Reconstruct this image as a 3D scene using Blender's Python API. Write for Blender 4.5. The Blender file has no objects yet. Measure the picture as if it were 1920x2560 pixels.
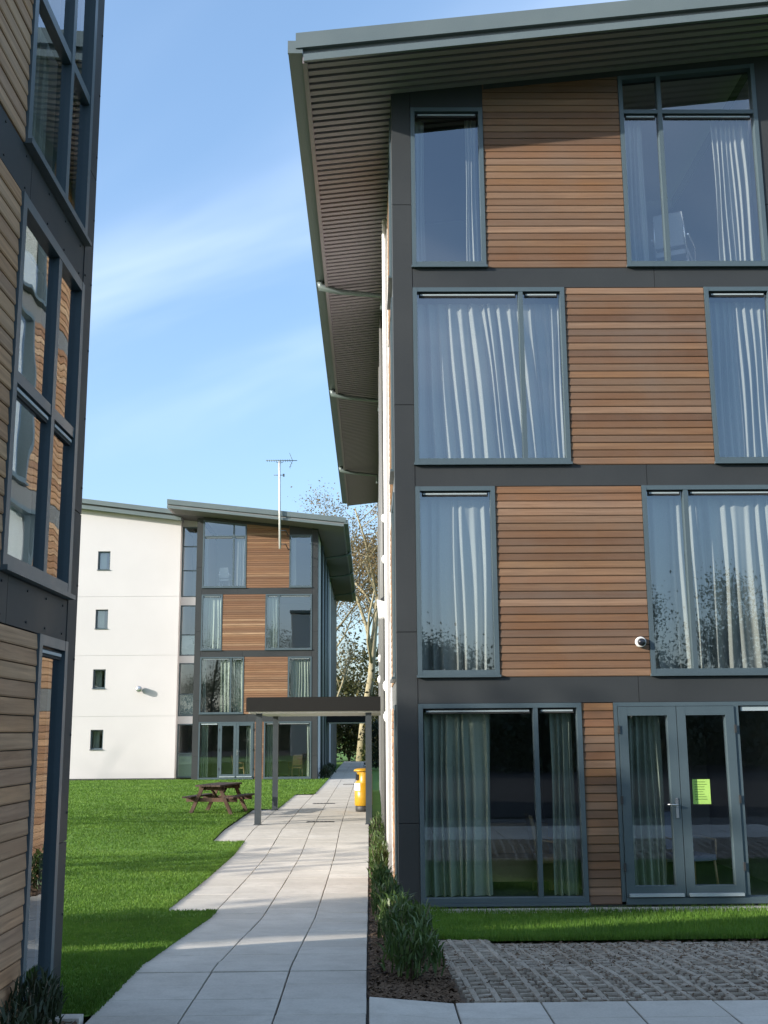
import bpy, math, random
import numpy as np
from mathutils import Vector, Matrix

random.seed(7)
rng = np.random.default_rng(11)
scene = bpy.context.scene
col = scene.collection
R_ = math.radians

# ------------------------------------------------------------------ camera
cam_d = bpy.data.cameras.new('camera'); cam = bpy.data.objects.new('camera', cam_d); col.objects.link(cam)
pit, yaw, rol = R_(11.1547), R_(.7966), R_(-.4492)
fw = Vector((math.sin(yaw) * math.cos(pit), math.cos(yaw) * math.cos(pit), math.sin(pit)))
r0 = Vector((math.cos(yaw), -math.sin(yaw), 0)); u0_ = r0.cross(fw)
cr = r0 * math.cos(rol) + u0_ * math.sin(rol); cu = u0_ * math.cos(rol) - r0 * math.sin(rol)
m = Matrix.Identity(4)
for i in range(3):
    m[i][0], m[i][1], m[i][2] = cr[i], cu[i], -fw[i]
m.translation = (0, 0, 2.1)
cam.matrix_world = m
cam_d.sensor_fit = 'VERTICAL'; cam_d.sensor_height = 36; cam_d.sensor_width = 27
cam_d.lens = 36 * 2794.4 / 2560
cam_d.clip_start = .05; cam_d.clip_end = 6000
scene.camera = cam

# ------------------------------------------------------------------ light
TO_SUN = Vector((-1, -.47, .345)).normalized()
SUN_EL = math.asin(TO_SUN.z); SUN_AZ = math.atan2(TO_SUN.x, TO_SUN.y)
sun_d = bpy.data.lights.new('sun', 'SUN'); sun = bpy.data.objects.new('sun', sun_d); col.objects.link(sun)
sun_d.energy = 4.4; sun_d.angle = R_(.6); sun_d.color = (1, .93, .84)
sun.rotation_euler = (-TO_SUN).to_track_quat('-Z', 'Y').to_euler()
scene.view_settings.view_transform = 'Standard'; scene.view_settings.look = 'None'
scene.view_settings.exposure = .82; scene.view_settings.gamma = 1
scene.view_settings.use_curve_mapping = False
try:
    scene.cycles.use_denoising = True; scene.cycles.denoiser = 'OPENIMAGEDENOISE'
    scene.cycles.max_bounces = 7; scene.cycles.transparent_max_bounces = 14
    scene.cycles.diffuse_bounces = 3; scene.cycles.glossy_bounces = 4
    scene.cycles.caustics_reflective = False; scene.cycles.caustics_refractive = False
    scene.cycles.sample_clamp_indirect = 6
except Exception:
    pass

world = bpy.data.worlds.new('World'); scene.world = world; world.use_nodes = True
nt = world.node_tree; nt.nodes.clear()
def N(t, tree=None, **kw):
    n = (tree or nt).nodes.new(t)
    for k, v in kw.items():
        if k in n.inputs.keys(): n.inputs[k].default_value = v
        else: setattr(n, k, v)
    return n
sky = N('ShaderNodeTexSky'); sky.sky_type = 'NISHITA'; sky.sun_disc = False
sky.sun_elevation = SUN_EL; sky.sun_rotation = SUN_AZ % (2 * math.pi)
sky.altitude = 50; sky.air_density = 1.0; sky.dust_density = 2.4; sky.ozone_density = 4.0
hs = N('ShaderNodeHueSaturation'); hs.inputs['Saturation'].default_value = 1.06; hs.inputs['Value'].default_value = 1.85
gm = N('ShaderNodeGamma'); gm.inputs['Gamma'].default_value = .74; nt.links.new(sky.outputs[0], gm.inputs[0]); nt.links.new(gm.outputs[0], hs.inputs['Color'])
tc = N('ShaderNodeTexCoord'); sx = N('ShaderNodeSeparateXYZ'); nt.links.new(tc.outputs['Generated'], sx.inputs[0])
def MA(op, a, b=None, tree=None):
    t = tree or nt
    n = t.nodes.new('ShaderNodeMath'); n.operation = op
    for i, v in enumerate((a, b)):
        if v is None: continue
        if isinstance(v, (int, float)): n.inputs[i].default_value = v
        else: t.links.new(v, n.inputs[i])
    return n.outputs[0]
den = MA('ADD', MA('MAXIMUM', sx.outputs[2], 0.0), .12)
cb = N('ShaderNodeCombineXYZ')
nt.links.new(MA('DIVIDE', sx.outputs[0], den), cb.inputs[0]); nt.links.new(MA('DIVIDE', sx.outputs[1], den), cb.inputs[1])
mp = N('ShaderNodeMapping'); mp.vector_type = 'TEXTURE'; mp.inputs['Rotation'].default_value = (0, 0, R_(145)); mp.inputs['Scale'].default_value = (2.2, .7, 1)
mp.inputs['Location'].default_value = (8.5, 9.3, 0)
nt.links.new(cb.outputs[0], mp.inputs[0])
nz = N('ShaderNodeTexNoise'); nz.inputs['Scale'].default_value = 1.2; nz.inputs['Detail'].default_value = 4; nz.inputs['Roughness'].default_value = .5; nz.inputs['Distortion'].default_value = .35
nt.links.new(mp.outputs[0], nz.inputs['Vector'])
rp = N('ShaderNodeValToRGB'); rp.color_ramp.elements[0].position = .40; rp.color_ramp.elements[1].position = .86
rp.color_ramp.interpolation = 'EASE'
nt.links.new(nz.outputs[0], rp.inputs[0])
mr = N('ShaderNodeMapRange'); mr.interpolation_type = 'SMOOTHSTEP'; mr.inputs['From Min'].default_value = .2; mr.inputs['From Max'].default_value = .36
nt.links.new(sx.outputs[2], mr.inputs['Value'])
cloudf = MA('MULTIPLY', MA('MULTIPLY', rp.outputs[0], mr.outputs[0]), .6)
mx = N('ShaderNodeMix', data_type='RGBA'); nt.links.new(cloudf, mx.inputs[0]); nt.links.new(hs.outputs[0], mx.inputs[6])
mx.inputs[7].default_value = (5.2, 5.8, 6.8, 1)
bg = N('ShaderNodeBackground'); bg.inputs['Strength'].default_value = .15
nt.links.new(mx.outputs[2], bg.inputs['Color'])
wo = N('ShaderNodeOutputWorld'); nt.links.new(bg.outputs[0], wo.inputs[0])

# ------------------------------------------------------------------ materials
def new_mat(name):
    mt = bpy.data.materials.new(name); mt.use_nodes = True
    t = mt.node_tree; t.nodes.clear()
    out = t.nodes.new('ShaderNodeOutputMaterial')
    return mt, t, out
def RGBmix(t, fac, a, b, blend='MIX'):
    n = t.nodes.new('ShaderNodeMix'); n.data_type = 'RGBA'; n.blend_type = blend
    for i, v in ((0, fac), (6, a), (7, b)):
        if isinstance(v, (int, float)): n.inputs[i].default_value = v
        elif isinstance(v, tuple): n.inputs[i].default_value = (*v, 1) if len(v) == 3 else v
        else: t.links.new(v, n.inputs[i])
    return n.outputs[2]
def coords(t, scale=(1, 1, 1), kind='Object', jitter=False):
    c = t.nodes.new('ShaderNodeTexCoord') if kind != 'Position' else t.nodes.new('ShaderNodeNewGeometry')
    v = c.outputs[kind]
    if jitter:
        oi = t.nodes.new('ShaderNodeObjectInfo')
        a = t.nodes.new('ShaderNodeVectorMath'); a.operation = 'MULTIPLY_ADD'
        cc = t.nodes.new('ShaderNodeCombineXYZ')
        for i in range(3): t.links.new(oi.outputs['Random'], cc.inputs[i])
        t.links.new(cc.outputs[0], a.inputs[0]); a.inputs[1].default_value = (91, 57, 33); t.links.new(v, a.inputs[2])
        v = a.outputs[0]
    mpn = t.nodes.new('ShaderNodeMapping'); mpn.inputs['Scale'].default_value = scale
    t.links.new(v, mpn.inputs[0])
    return mpn.outputs[0]
def noise(t, vec, scale=1, detail=4, rough=.55, dist=0):
    n = t.nodes.new('ShaderNodeTexNoise')
    n.inputs['Scale'].default_value = scale; n.inputs['Detail'].default_value = detail
    n.inputs['Roughness'].default_value = rough; n.inputs['Distortion'].default_value = dist
    t.links.new(vec, n.inputs['Vector'])
    return n.outputs[0]
def ramp(t, f, stops):
    n = t.nodes.new('ShaderNodeValToRGB'); e = n.color_ramp.elements
    while len(e) < len(stops): e.new(.5)
    for el, (p, c) in zip(e, stops):
        el.position = p; el.color = (*c, 1) if not isinstance(c, (int, float)) else (c, c, c, 1)
    t.links.new(f, n.inputs[0])
    return n.outputs[0]
def principled(t, out, color, rough=.6, metal=0, spec=.5, bump=None, bump_d=.01, bump_s=.5, trans=None):
    p = t.nodes.new('ShaderNodeBsdfPrincipled')
    if isinstance(color, tuple): p.inputs['Base Color'].default_value = (*color, 1)
    else: t.links.new(color, p.inputs['Base Color'])
    if isinstance(rough, (int, float)): p.inputs['Roughness'].default_value = rough
    else: t.links.new(rough, p.inputs['Roughness'])
    p.inputs['Metallic'].default_value = metal
    p.inputs['Specular IOR Level'].default_value = spec
    if bump is not None:
        b = t.nodes.new('ShaderNodeBump'); b.inputs['Strength'].default_value = bump_s; b.inputs['Distance'].default_value = bump_d
        t.links.new(bump, b.inputs['Height']); t.links.new(b.outputs[0], p.inputs['Normal'])
    sh = p.outputs[0]
    if trans:
        tr = t.nodes.new('ShaderNodeBsdfTranslucent')
        if isinstance(color, tuple): tr.inputs[0].default_value = (*color, 1)
        else: t.links.new(color, tr.inputs[0])
        ms = t.nodes.new('ShaderNodeMixShader'); ms.inputs[0].default_value = trans
        t.links.new(sh, ms.inputs[1]); t.links.new(tr.outputs[0], ms.inputs[2]); sh = ms.outputs[0]
    t.links.new(sh, out.inputs[0])
    return p
def simple(name, c, var=.12, scale=3, rough=.6, metal=0, spec=.5, bump_d=.002, kind='Position', fine=60, trans=None):
    mt, t, out = new_mat(name)
    v = coords(t, kind=kind)
    n1 = noise(t, v, scale, 5, .6); n2 = noise(t, v, fine, 3, .6)
    lo = tuple(x * (1 - var) for x in c); hi = tuple(min(1, x * (1 + var)) for x in c)
    cc = ramp(t, n1, [(.3, lo), (.7, hi)])
    cc = RGBmix(t, .35, cc, ramp(t, n2, [(.3, tuple(x * .85 for x in c)), (.7, tuple(min(1, x * 1.12) for x in c))]))
    rg = ramp(t, n1, [(.3, max(0, rough - .08)), (.7, min(1, rough + .08))])
    principled(t, out, cc, rg, metal, spec, n2, bump_d, .35, trans)
    return mt
def wood(name, tones, axis, grey=(.2, .18, .16), greyf=.2, rough=.7):
    mt, t, out = new_mat(name)
    oi = t.nodes.new('ShaderNodeObjectInfo')
    base = ramp(t, oi.outputs['Random'], [(i / (len(tones) - 1), c) for i, c in enumerate(tones)])
    sc = [26, 26, 26]; sc[axis] = .9
    v = coords(t, tuple(sc), 'Object', True)
    g = noise(t, v, 1, 6, .65, .6)
    sc2 = [3, 3, 5]; sc2[axis] = .7
    v2 = coords(t, tuple(sc2), 'Object', True)
    bl = noise(t, v2, 1, 3, .5, .8)
    c1 = RGBmix(t, ramp(t, g, [(.35, 0.), (.72, .75)]), base, (.11, .055, .03), 'MIX')
    c2 = RGBmix(t, ramp(t, bl, [(.36, .55), (.5, 0.), (.68, .4)]), c1, RGBmix(t, .5, base, (.16, .07, .03)))
    v3 = coords(t, (1.5, 1.5, 1.5), 'Position')
    c3 = RGBmix(t, MA('MULTIPLY', ramp(t, noise(t, v3, .8, 3), [(.35, 0.), (.7, 1.)]), greyf, t), c2, grey)
    principled(t, out, c3, rough, 0, .3, g, .004, .5)
    return mt
def glass_mat(name, ior=1.75, tint=(.94, .97, .96), wavy=.0, haze=.0):
    mt, t, out = new_mat(name)
    tr = t.nodes.new('ShaderNodeBsdfTransparent'); tr.inputs[0].default_value = (*tint, 1)
    gl = t.nodes.new('ShaderNodeBsdfGlossy'); gl.inputs['Roughness'].default_value = .004
    gl.inputs['Color'].default_value = (.86, .93, 1, 1)
    lw = t.nodes.new('ShaderNodeLayerWeight'); lw.inputs['Blend'].default_value = .5
    f0 = ((ior - 1) / (ior + 1)) ** 2 * 2.2
    fac = MA('ADD', MA('MULTIPLY', MA('POWER', lw.outputs['Facing'], 5, t), 1 - f0, t), f0, t)
    if wavy:
        n = noise(t, coords(t, (1, 1, .7), 'Position'), 1.3, 2, .5)
        b = t.nodes.new('ShaderNodeBump'); b.inputs['Strength'].default_value = 1; b.inputs['Distance'].default_value = wavy
        t.links.new(n, b.inputs['Height']); t.links.new(b.outputs[0], gl.inputs['Normal'])
    ms = t.nodes.new('ShaderNodeMixShader')
    t.links.new(fac, ms.inputs[0]); t.links.new(tr.outputs[0], ms.inputs[1]); t.links.new(gl.outputs[0], ms.inputs[2])
    t.links.new(ms.outputs[0], out.inputs[0])
    return mt

M = {}
M['frame'] = simple('frame_paint', (.07, .10, .115), .06, 2, .38, 0, .5, .0006)
M['panel'] = simple('grey_cladding', (.040, .044, .046), .14, .9, .55, 0, .22, .0006)
M['panel_warm'] = simple('grey_cladding_side', (.13, .13, .125), .08, 1.2, .5, 0, .4, .0006)
M['dark'] = simple('dark_backing', (.03, .03, .03), .1, 2, .8)
M['roof_metal'] = simple('roof_sheet', (.125, .155, .155), .08, 1.5, .42, .15, .5, .0008)
M['roof_top'] = simple('roof_deck', (.17, .18, .18), .1, 1, .6)
M['soffit'] = simple('soffit_metal', (.27, .235, .262), .08, 1.3, .6, 0, .2, .0008)
M['soffit_back'] = simple('soffit_backing', (.065, .06, .063), .08, 2, .7)
M['render'] = simple('white_render', (.555, .535, .535), .045, .5, .9, 0, .2, .004, fine=90)
M['plinth'] = simple('dark_plinth', (.05, .052, .052), .1, 2, .75)
M['interior'] = simple('room_paint', (.42, .42, .40), .04, 1, .85)
M['carpet'] = simple('room_carpet', (.05, .055, .07), .15, 3, .95)
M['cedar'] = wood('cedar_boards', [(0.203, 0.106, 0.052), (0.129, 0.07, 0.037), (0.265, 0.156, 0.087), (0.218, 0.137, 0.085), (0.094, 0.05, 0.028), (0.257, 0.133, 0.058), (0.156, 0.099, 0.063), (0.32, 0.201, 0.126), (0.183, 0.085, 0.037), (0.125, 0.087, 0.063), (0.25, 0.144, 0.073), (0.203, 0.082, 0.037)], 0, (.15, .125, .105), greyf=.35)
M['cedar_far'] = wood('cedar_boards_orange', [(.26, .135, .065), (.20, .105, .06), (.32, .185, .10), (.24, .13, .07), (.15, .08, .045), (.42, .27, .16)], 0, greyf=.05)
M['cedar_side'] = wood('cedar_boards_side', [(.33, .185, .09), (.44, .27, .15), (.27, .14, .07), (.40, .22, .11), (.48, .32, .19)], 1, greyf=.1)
M['weathered'] = wood('weathered_boards', [(.52, .29, .155), (.44, .25, .14), (.58, .36, .205), (.48, .255, .125), (.55, .345, .205), (.39, .225, .135)], 1, (.44, .32, .22), .25, .75)
M['glass'] = glass_mat('window_glass', 1.85, wavy=.0006)
M['glass_old'] = glass_mat('wavy_glass', 1.9, wavy=.003)
M['obscure'] = simple('obscured_glass', (.17, .22, .235), .06, 1, .25, 0, .6)
M['slot'] = simple('vent_grey', (.34, .40, .42), .05, 2, .45)
M['curtain'] = simple('curtain_cloth', (.37, .39, .375), .05, 4, .95, 0, .1, .001, trans=.3)
M['curtain_green'] = simple('curtain_cloth_green', (.40, .46, .39), .06, 4, .95, 0, .1, .001, trans=.25)
M['slab'] = None
M['canopy_paint'] = simple('canopy_paint', (.018, .018, .017), .06, 2, .75, 0, .12)
M['steel_post'] = simple('post_paint', (.048, .058, .064), .06, 3, .4)
M['white_soffit'] = simple('canopy_soffit', (.72, .70, .64), .04, 2, .6)
M['yellow'] = simple('yellow_plastic', (.46, .25, .01), .05, 3, .38, 0, .5, .0008)
M['black'] = simple('black_plastic', (.025, .024, .022), .15, 4, .55)
M['white'] = simple('white_plastic', (.74, .74, .72), .04, 4, .4)
M['silver'] = simple('satin_metal', (.52, .53, .54), .06, 5, .3, .85)
M['galv'] = simple('pale_mast', (.63, .62, .60), .05, 4, .45, .2)
M['notice'] = simple('lime_paper', (.42, .66, .16), .03, 3, .9, 0, .1, .0005)
M['ink'] = simple('paper_print', (.14, .25, .06), .03, 3, .9, 0, .1, .0005)
M['table_top'] = wood('weathered_shaded_table_top', [(.030, .023, .020), (.045, .035, .030), (.036, .027, .023)], 1, (.06, .054, .05), .3)  # weathered tones darkened further, partial shade on the table put into the colour
M['table_leg'] = wood('stained_shaded_table_leg', [(.045, .027, .018), (.056, .033, .022), (.038, .023, .016)], 2, greyf=.1)  # leg tones darkened likewise, shade put into the wood colour
M['chair_wood'] = simple('chair_beech', (.36, .26, .14), .1, 4, .5)
M['chair_blue'] = simple('chair_fabric', (.16, .21, .30), .1, 4, .9)
M['chair_grey'] = simple('chair_grey_cloth', (.30, .31, .33), .06, 4, .8)
M['lens'] = simple('camera_dome', (.012, .014, .02), .05, 2, .08, 0, .7)
M['drain'] = simple('drain_metal', (.10, .095, .085), .2, 8, .6, .3)
M['bark'] = simple('bark', (.13, .11, .075), .35, 3, .9, 0, .2, .02, fine=25)
M['bark_pale'] = simple('bark_pale', (.30, .265, .17), .35, 3, .9, 0, .2, .02, fine=25)
M['soil'] = simple('soil', (.055, .038, .026), .3, 3, .95, 0, .2, .02, fine=35)
M['paver_soil'] = simple('gritty_soil', (.13, .10, .075), .4, 5, .95, 0, .2, .02, fine=35)
M['joint'] = simple('joint_sand', (.05, .046, .04), .3, 6, .95)
M['asphalt'] = simple('asphalt', (.045, .045, .046), .15, .7, 1., 0, .0, .006, fine=120)

def slab_mat():
    mt, t, out = new_mat('concrete_slab')
    oi = t.nodes.new('ShaderNodeObjectInfo')
    base = ramp(t, oi.outputs['Random'], [(0, (.50, .455, .38)), (.5, (.60, .55, .47)), (1, (.68, .63, .545))])
    v = coords(t, kind='Position')
    n1 = noise(t, v, 1.1, 5, .65); n2 = noise(t, v, 55, 4, .65); n3 = noise(t, v, 6, 4, .6)
    c = RGBmix(t, ramp(t, n1, [(.28, 0.), (.72, .8)]), base, (.40, .365, .305))
    c = RGBmix(t, ramp(t, n3, [(.46, 0.), (.75, .55)]), c, (.34, .305, .245))
    c = RGBmix(t, .35, c, ramp(t, n2, [(.3, (.38, .36, .33)), (.7, (.60, .58, .53))]))
    principled(t, out, c, .88, 0, .25, n2, .003, .5)
    return mt
M['slab'] = slab_mat()
def paver_mat():
    mt, t, out = new_mat('grid_paver_concrete')
    v = coords(t, kind='Position')
    n1 = noise(t, v, 2.2, 5, .65); n2 = noise(t, v, 38, 4, .7)
    c = RGBmix(t, ramp(t, n1, [(.35, 0.), (.7, 1.)]), (.43, .38, .31), (.28, .235, .18))
    c = RGBmix(t, ramp(t, n2, [(.45, 0.), (.72, .5)]), c, (.17, .135, .10))
    principled(t, out, c, .95, 0, .2, n2, .012, .7)
    return mt
M['paver'] = paver_mat()
def leafmat(name, stops, trans=.35, rough=.5, scale=7):
    mt, t, out = new_mat(name)
    n = noise(t, coords(t, kind='Position'), scale, 3, .7)
    principled(t, out, ramp(t, n, stops), rough, 0, .35, trans=trans)
    return mt
def grass_mat():
    mt, t, out = new_mat('lawn_grass'); v = coords(t, kind='Position')
    c = ramp(t, noise(t, v, .55, 4, .6), [(.3, (.07, .15, .016)), (.5, (.10, .205, .022)), (.72, (.145, .255, .034))])
    c = RGBmix(t, ramp(t, noise(t, v, 3.2, 4, .7), [(.45, 0.), (.75, .6)]), c, (.05, .115, .014))
    c = RGBmix(t, ramp(t, noise(t, v, 38, 2, .6), [(.58, 0.), (.75, .55)]), c, (.23, .25, .06))
    principled(t, out, c, .6, 0, .3, trans=.3)
    return mt
M['grass'] = grass_mat()
M['lawn'] = leafmat('lawn_soil', [(.3, (.075, .16, .016)), (.7, (.115, .22, .025))], 0, .9, 2)
M['leaf_shrub'] = leafmat('shrub_leaf', [(.25, (.035, .065, .018)), (.5, (.065, .115, .03)), (.8, (.15, .20, .06))], .25, .42, 6)
M['leaf_dark'] = leafmat('dark_leaf', [(.3, (.02, .032, .016)), (.7, (.04, .06, .026))], .2, .45, 6)
M['leaf_autumn'] = leafmat('autumn_leaf', [(.2, (.10, .085, .035)), (.5, (.18, .13, .055)), (.8, (.27, .165, .07))], .35, .6, 1.2)
M['leaf_under'] = leafmat('understorey_leaf', [(.25, (.025, .035, .012)), (.55, (.06, .065, .02)), (.8, (.22, .15, .03))], .3, .6, .8)
M['leaf_ever'] = leafmat('evergreen_leaf', [(.25, (.025, .04, .014)), (.75, (.06, .085, .03))], .25, .6, 1.5)
M['chip'] = leafmat('bark_chip', [(.2, (.05, .03, .018)), (.5, (.11, .07, .042)), (.8, (.24, .17, .11))], 0, .9, 22)

# ------------------------------------------------------------------ helpers
WO = {}
class MB:
    def __init__(s): s.v = []; s.f = []; s.smooth = set()
    def poly(s, pts, faces):
        b = len(s.v); s.v += [tuple(p) for p in pts]; s.f += [tuple(b + i for i in f) for f in faces]
    def box(s, x0, x1, y0, y1, z0, z1):
        s.poly([(x0, y0, z0), (x1, y0, z0), (x1, y1, z0), (x0, y1, z0), (x0, y0, z1), (x1, y0, z1), (x1, y1, z1), (x0, y1, z1)],
               [(0, 3, 2, 1), (4, 5, 6, 7), (0, 1, 5, 4), (1, 2, 6, 5), (2, 3, 7, 6), (3, 0, 4, 7)])
        return s
    def prism(s, prof, a, b):
        # prof: loop of 3-D points, moved by vectors a and b to give the two ends
        n = len(prof)
        pts = [Vector(p) + Vector(a) for p in prof] + [Vector(p) + Vector(b) for p in prof]
        s.poly(pts, [tuple(range(n - 1, -1, -1)), tuple(range(n, 2 * n))] + [(i, (i + 1) % n, n + (i + 1) % n, n + i) for i in range(n)])
        return s
    def tube(s, pts, rad, seg=8, cap=True):
        pts = [Vector(p) for p in pts]
        if isinstance(rad, (int, float)): rad = [rad] * len(pts)
        rings = []; b0 = len(s.v); prev = None
        for i, p in enumerate(pts):
            d = (pts[min(i + 1, len(pts) - 1)] - pts[max(i - 1, 0)]).normalized()
            if prev is None:
                a = d.orthogonal().normalized()
            else:
                a = (prev - d * prev.dot(d)); a = a.normalized() if a.length > 1e-6 else d.orthogonal().normalized()
            prev = a; c = d.cross(a)
            for k in range(seg):
                an = 2 * math.pi * k / seg
                s.v.append(tuple(p + (a * math.cos(an) + c * math.sin(an)) * rad[i]))
        for i in range(len(pts) - 1):
            for k in range(seg):
                s.smooth.add(len(s.f))
                s.f.append((b0 + i * seg + k, b0 + i * seg + (k + 1) % seg, b0 + (i + 1) * seg + (k + 1) % seg, b0 + (i + 1) * seg + k))
        if cap:
            s.f.append(tuple(b0 + k for k in range(seg - 1, -1, -1)))
            e = b0 + (len(pts) - 1) * seg; s.f.append(tuple(e + k for k in range(seg)))
        return s
    def lathe(s, prof, c, seg=20):
        b0 = len(s.v)
        for r, z in prof:
            for k in range(seg):
                an = 2 * math.pi * k / seg; s.v.append((c[0] + r * math.cos(an), c[1] + r * math.sin(an), c[2] + z))
        for i in range(len(prof) - 1):
            for k in range(seg):
                s.smooth.add(len(s.f))
                s.f.append((b0 + i * seg + k, b0 + i * seg + (k + 1) % seg, b0 + (i + 1) * seg + (k + 1) % seg, b0 + (i + 1) * seg + k))
        s.f.append(tuple(b0 + k for k in range(seg - 1, -1, -1))); e = b0 + (len(prof) - 1) * seg; s.f.append(tuple(e + k for k in range(seg)))
        return s
    def map(s, fn): s.v = [tuple(fn(Vector(p))) for p in s.v]; return s

def mesh_of(name, mb, mat, org=(0, 0, 0)):
    me = bpy.data.meshes.new(name)
    o = Vector(org)
    me.from_pydata([(p[0] - o[0], p[1] - o[1], p[2] - o[2]) for p in mb.v], [], mb.f)
    if mb.smooth:
        sm = [False] * len(me.polygons)
        for i in mb.smooth: sm[i] = True
        me.polygons.foreach_set('use_smooth', sm)
    me.materials.append(mat); me.update()
    return me
def put(name, me, parent=None, org=(0, 0, 0)):
    o = bpy.data.objects.new(name, me); col.objects.link(o)
    org = Vector(org); WO[o.name] = org
    if parent is not None:
        o.parent = parent; o.location = org - WO[parent.name]
    else: o.location = org
    return o
def obj(name, mb, mat, parent=None, org=None):
    if org is None: org = WO[parent.name] if parent is not None else Vector((0, 0, 0))
    return put(name, mesh_of(name, mb, mat, org), parent, org)
def tag(o, label=None, cat=None, group=None, kind=None):
    for k, v in (('label', label), ('category', cat), ('group', group), ('kind', kind)):
        if v: o[k] = v
    return o
def thing(name, loc, label, cat, group=None):
    o = bpy.data.objects.new(name, None); col.objects.link(o); o.location = loc; WO[o.name] = Vector(loc)
    o.empty_display_size = .2
    return tag(o, label, cat, group)
def copy_tree(o, parent=None):
    c = o.copy(); col.objects.link(c)
    if parent is not None: c.parent = parent
    for ch in list(o.children): copy_tree(ch, c)
    return c
def quad_mesh(name, V, F, mat):
    me = bpy.data.meshes.new(name)
    V = np.asarray(V, dtype=np.float32).reshape(-1, 3); F = np.asarray(F, dtype=np.int32); k = F.shape[1]
    me.vertices.add(len(V)); me.vertices.foreach_set('co', V.ravel())
    me.loops.add(F.size); me.loops.foreach_set('vertex_index', F.ravel())
    me.polygons.add(len(F)); me.polygons.foreach_set('loop_start', np.arange(0, F.size, k, dtype=np.int32))
    me.materials.append(mat); me.update(calc_edges=True)
    return me

# ground height along the path
GY = np.array([-60, 0, 9.4, 11, 13.3, 17, 20.5, 24, 30, 50, 80, 200.])
GZ = np.array([.30, .30, .30, .20, .055, .0, -.01, .14, .16, .13, .12, .12])
def g(y, x=0):
    z = np.interp(y, GY, GZ)
    s = np.clip((np.asarray(x, float) - .4) / .6, 0, 1) * np.clip((np.asarray(y, float) - 9) / 4, 0, 1) * np.clip((20 - np.asarray(y, float)) / 5, 0, 1)
    l = np.clip((-np.asarray(x, float) - 2.4) / 4, 0, 1) * np.clip((np.asarray(y, float) - 12) / 6, 0, 1)
    l2 = l * np.clip((52 - np.asarray(y, float)) / 20, 0, 1)
    q = np.clip((np.asarray(x, float) + .02) / .6, 0, 1) * np.clip((11 - np.asarray(y, float)) / 1.6, 0, 1)
    return z - .08 * s + .10 * l2 - .05 * q
def gf(y, x=0): return float(g(y, x))

# ================================================================== ground
xs = np.concatenate([[-3000, -900, -300, -120, -60], np.arange(-40, 41, 2.), [60, 120, 300, 900, 3000]])
ys = np.concatenate([[-3000, -900, -300, -120], np.arange(-60, 100, 2.), [120, 200, 400, 1200, 4000]])
XX, YY = np.meshgrid(xs, ys); ZZ = g(YY, XX) - .16
V = np.stack([XX, YY, ZZ], -1).reshape(-1, 3); nx = len(xs)
F = [(j * nx + i, j * nx + i + 1, (j + 1) * nx + i + 1, (j + 1) * nx + i) for j in range(len(ys) - 1) for i in range(nx - 1)]
tag(put('ground', quad_mesh('ground', V, F, M['lawn'])), kind='structure')

def path_left(y):
    return -1.83 if y < 13.85 else -2.43 if y < 22.2 else -3.05 if y < 29.85 else -2.43 if y < 37.2 else -1.83
PR = -.03
# lawn sheets
def sheet(name, xs, ys, keep, mat, dz):
    xs, ys = np.asarray(xs), np.asarray(ys)
    XX, YY = np.meshgrid(xs, ys); ZZ = g(YY, XX) + dz
    n = len(xs)
    F = [(j * n + i, j * n + i + 1, (j + 1) * n + i + 1, (j + 1) * n + i) for j in range(len(ys) - 1) for i in range(n - 1)
         if keep((xs[i] + xs[i + 1]) / 2, (ys[j] + ys[j + 1]) / 2)]
    return tag(put(name, quad_mesh(name, np.stack([XX, YY, ZZ], -1).reshape(-1, 3), F, mat)), kind='structure')
lx = sorted(set(list(np.arange(-30, -3.05, .9)) + [-3.05, -2.43, -1.83]))
ly = sorted(set(list(np.arange(7.75, 50, .55)) + [13.85, 22.2, 29.85, 37.2, 50]))
sheet('lawn', lx, ly, lambda x, y: x < path_left(y) and not (x < -2.2 and y < 8.42), M['lawn'], .012)
sheet('lawn_strip', np.arange(.5, 9, .4), np.arange(11.12, 14.2, .35), lambda x, y: True, M['lawn'], .015)
sheet('planting_bed', np.arange(PR, .36, .18).tolist() + [.36, .6], np.concatenate([np.arange(8.3, 26, .4)]), lambda x, y: x < .36 or y < 14.2, M['soil'], -.02)
sheet('side_bed', [-2.2, -2.0, -1.83], np.arange(3, 7.8, .4), lambda x, y: True, M['soil'], .0)
sheet('car_park', [-30, -10, 0, 10, 30], [-40, -20, -6, 3.0], lambda x, y: True, M['asphalt'], -.05)

# paths: sub-base sheet + slabs
rows = []
def slab_mesh(w, d):
    mb = MB(); e = .004; h = .04
    x, y = w / 2, d / 2
    mb.poly([(-x, -y, -h), (x, -y, -h), (x, y, -h), (-x, y, -h), (-x, -y, -e), (x, -y, -e), (x, y, -e), (-x, y, -e),
             (-x + e, -y + e, 0), (x - e, -y + e, 0), (x - e, y - e, 0), (-x + e, y - e, 0)],
            [(0, 1, 5, 4), (1, 2, 6, 5), (2, 3, 7, 6), (3, 0, 4, 7), (4, 5, 9, 8), (5, 6, 10, 9), (6, 7, 11, 10), (7, 4, 8, 11), (8, 9, 10, 11)])
    return mesh_of('slab', mb, M['slab'])
SL = slab_mesh(.589, .445)
path = sheet('path', [-3.05, -2.43, -1.83, -1.23, -.63, PR], sorted(set(list(np.arange(3, 80, .9)) + [13.85, 22.2, 29.85, 37.2])), lambda x, y: x > path_left(y), M['joint'], -.028)
far = MB(); n_sl = 0
y = 4.2
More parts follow.
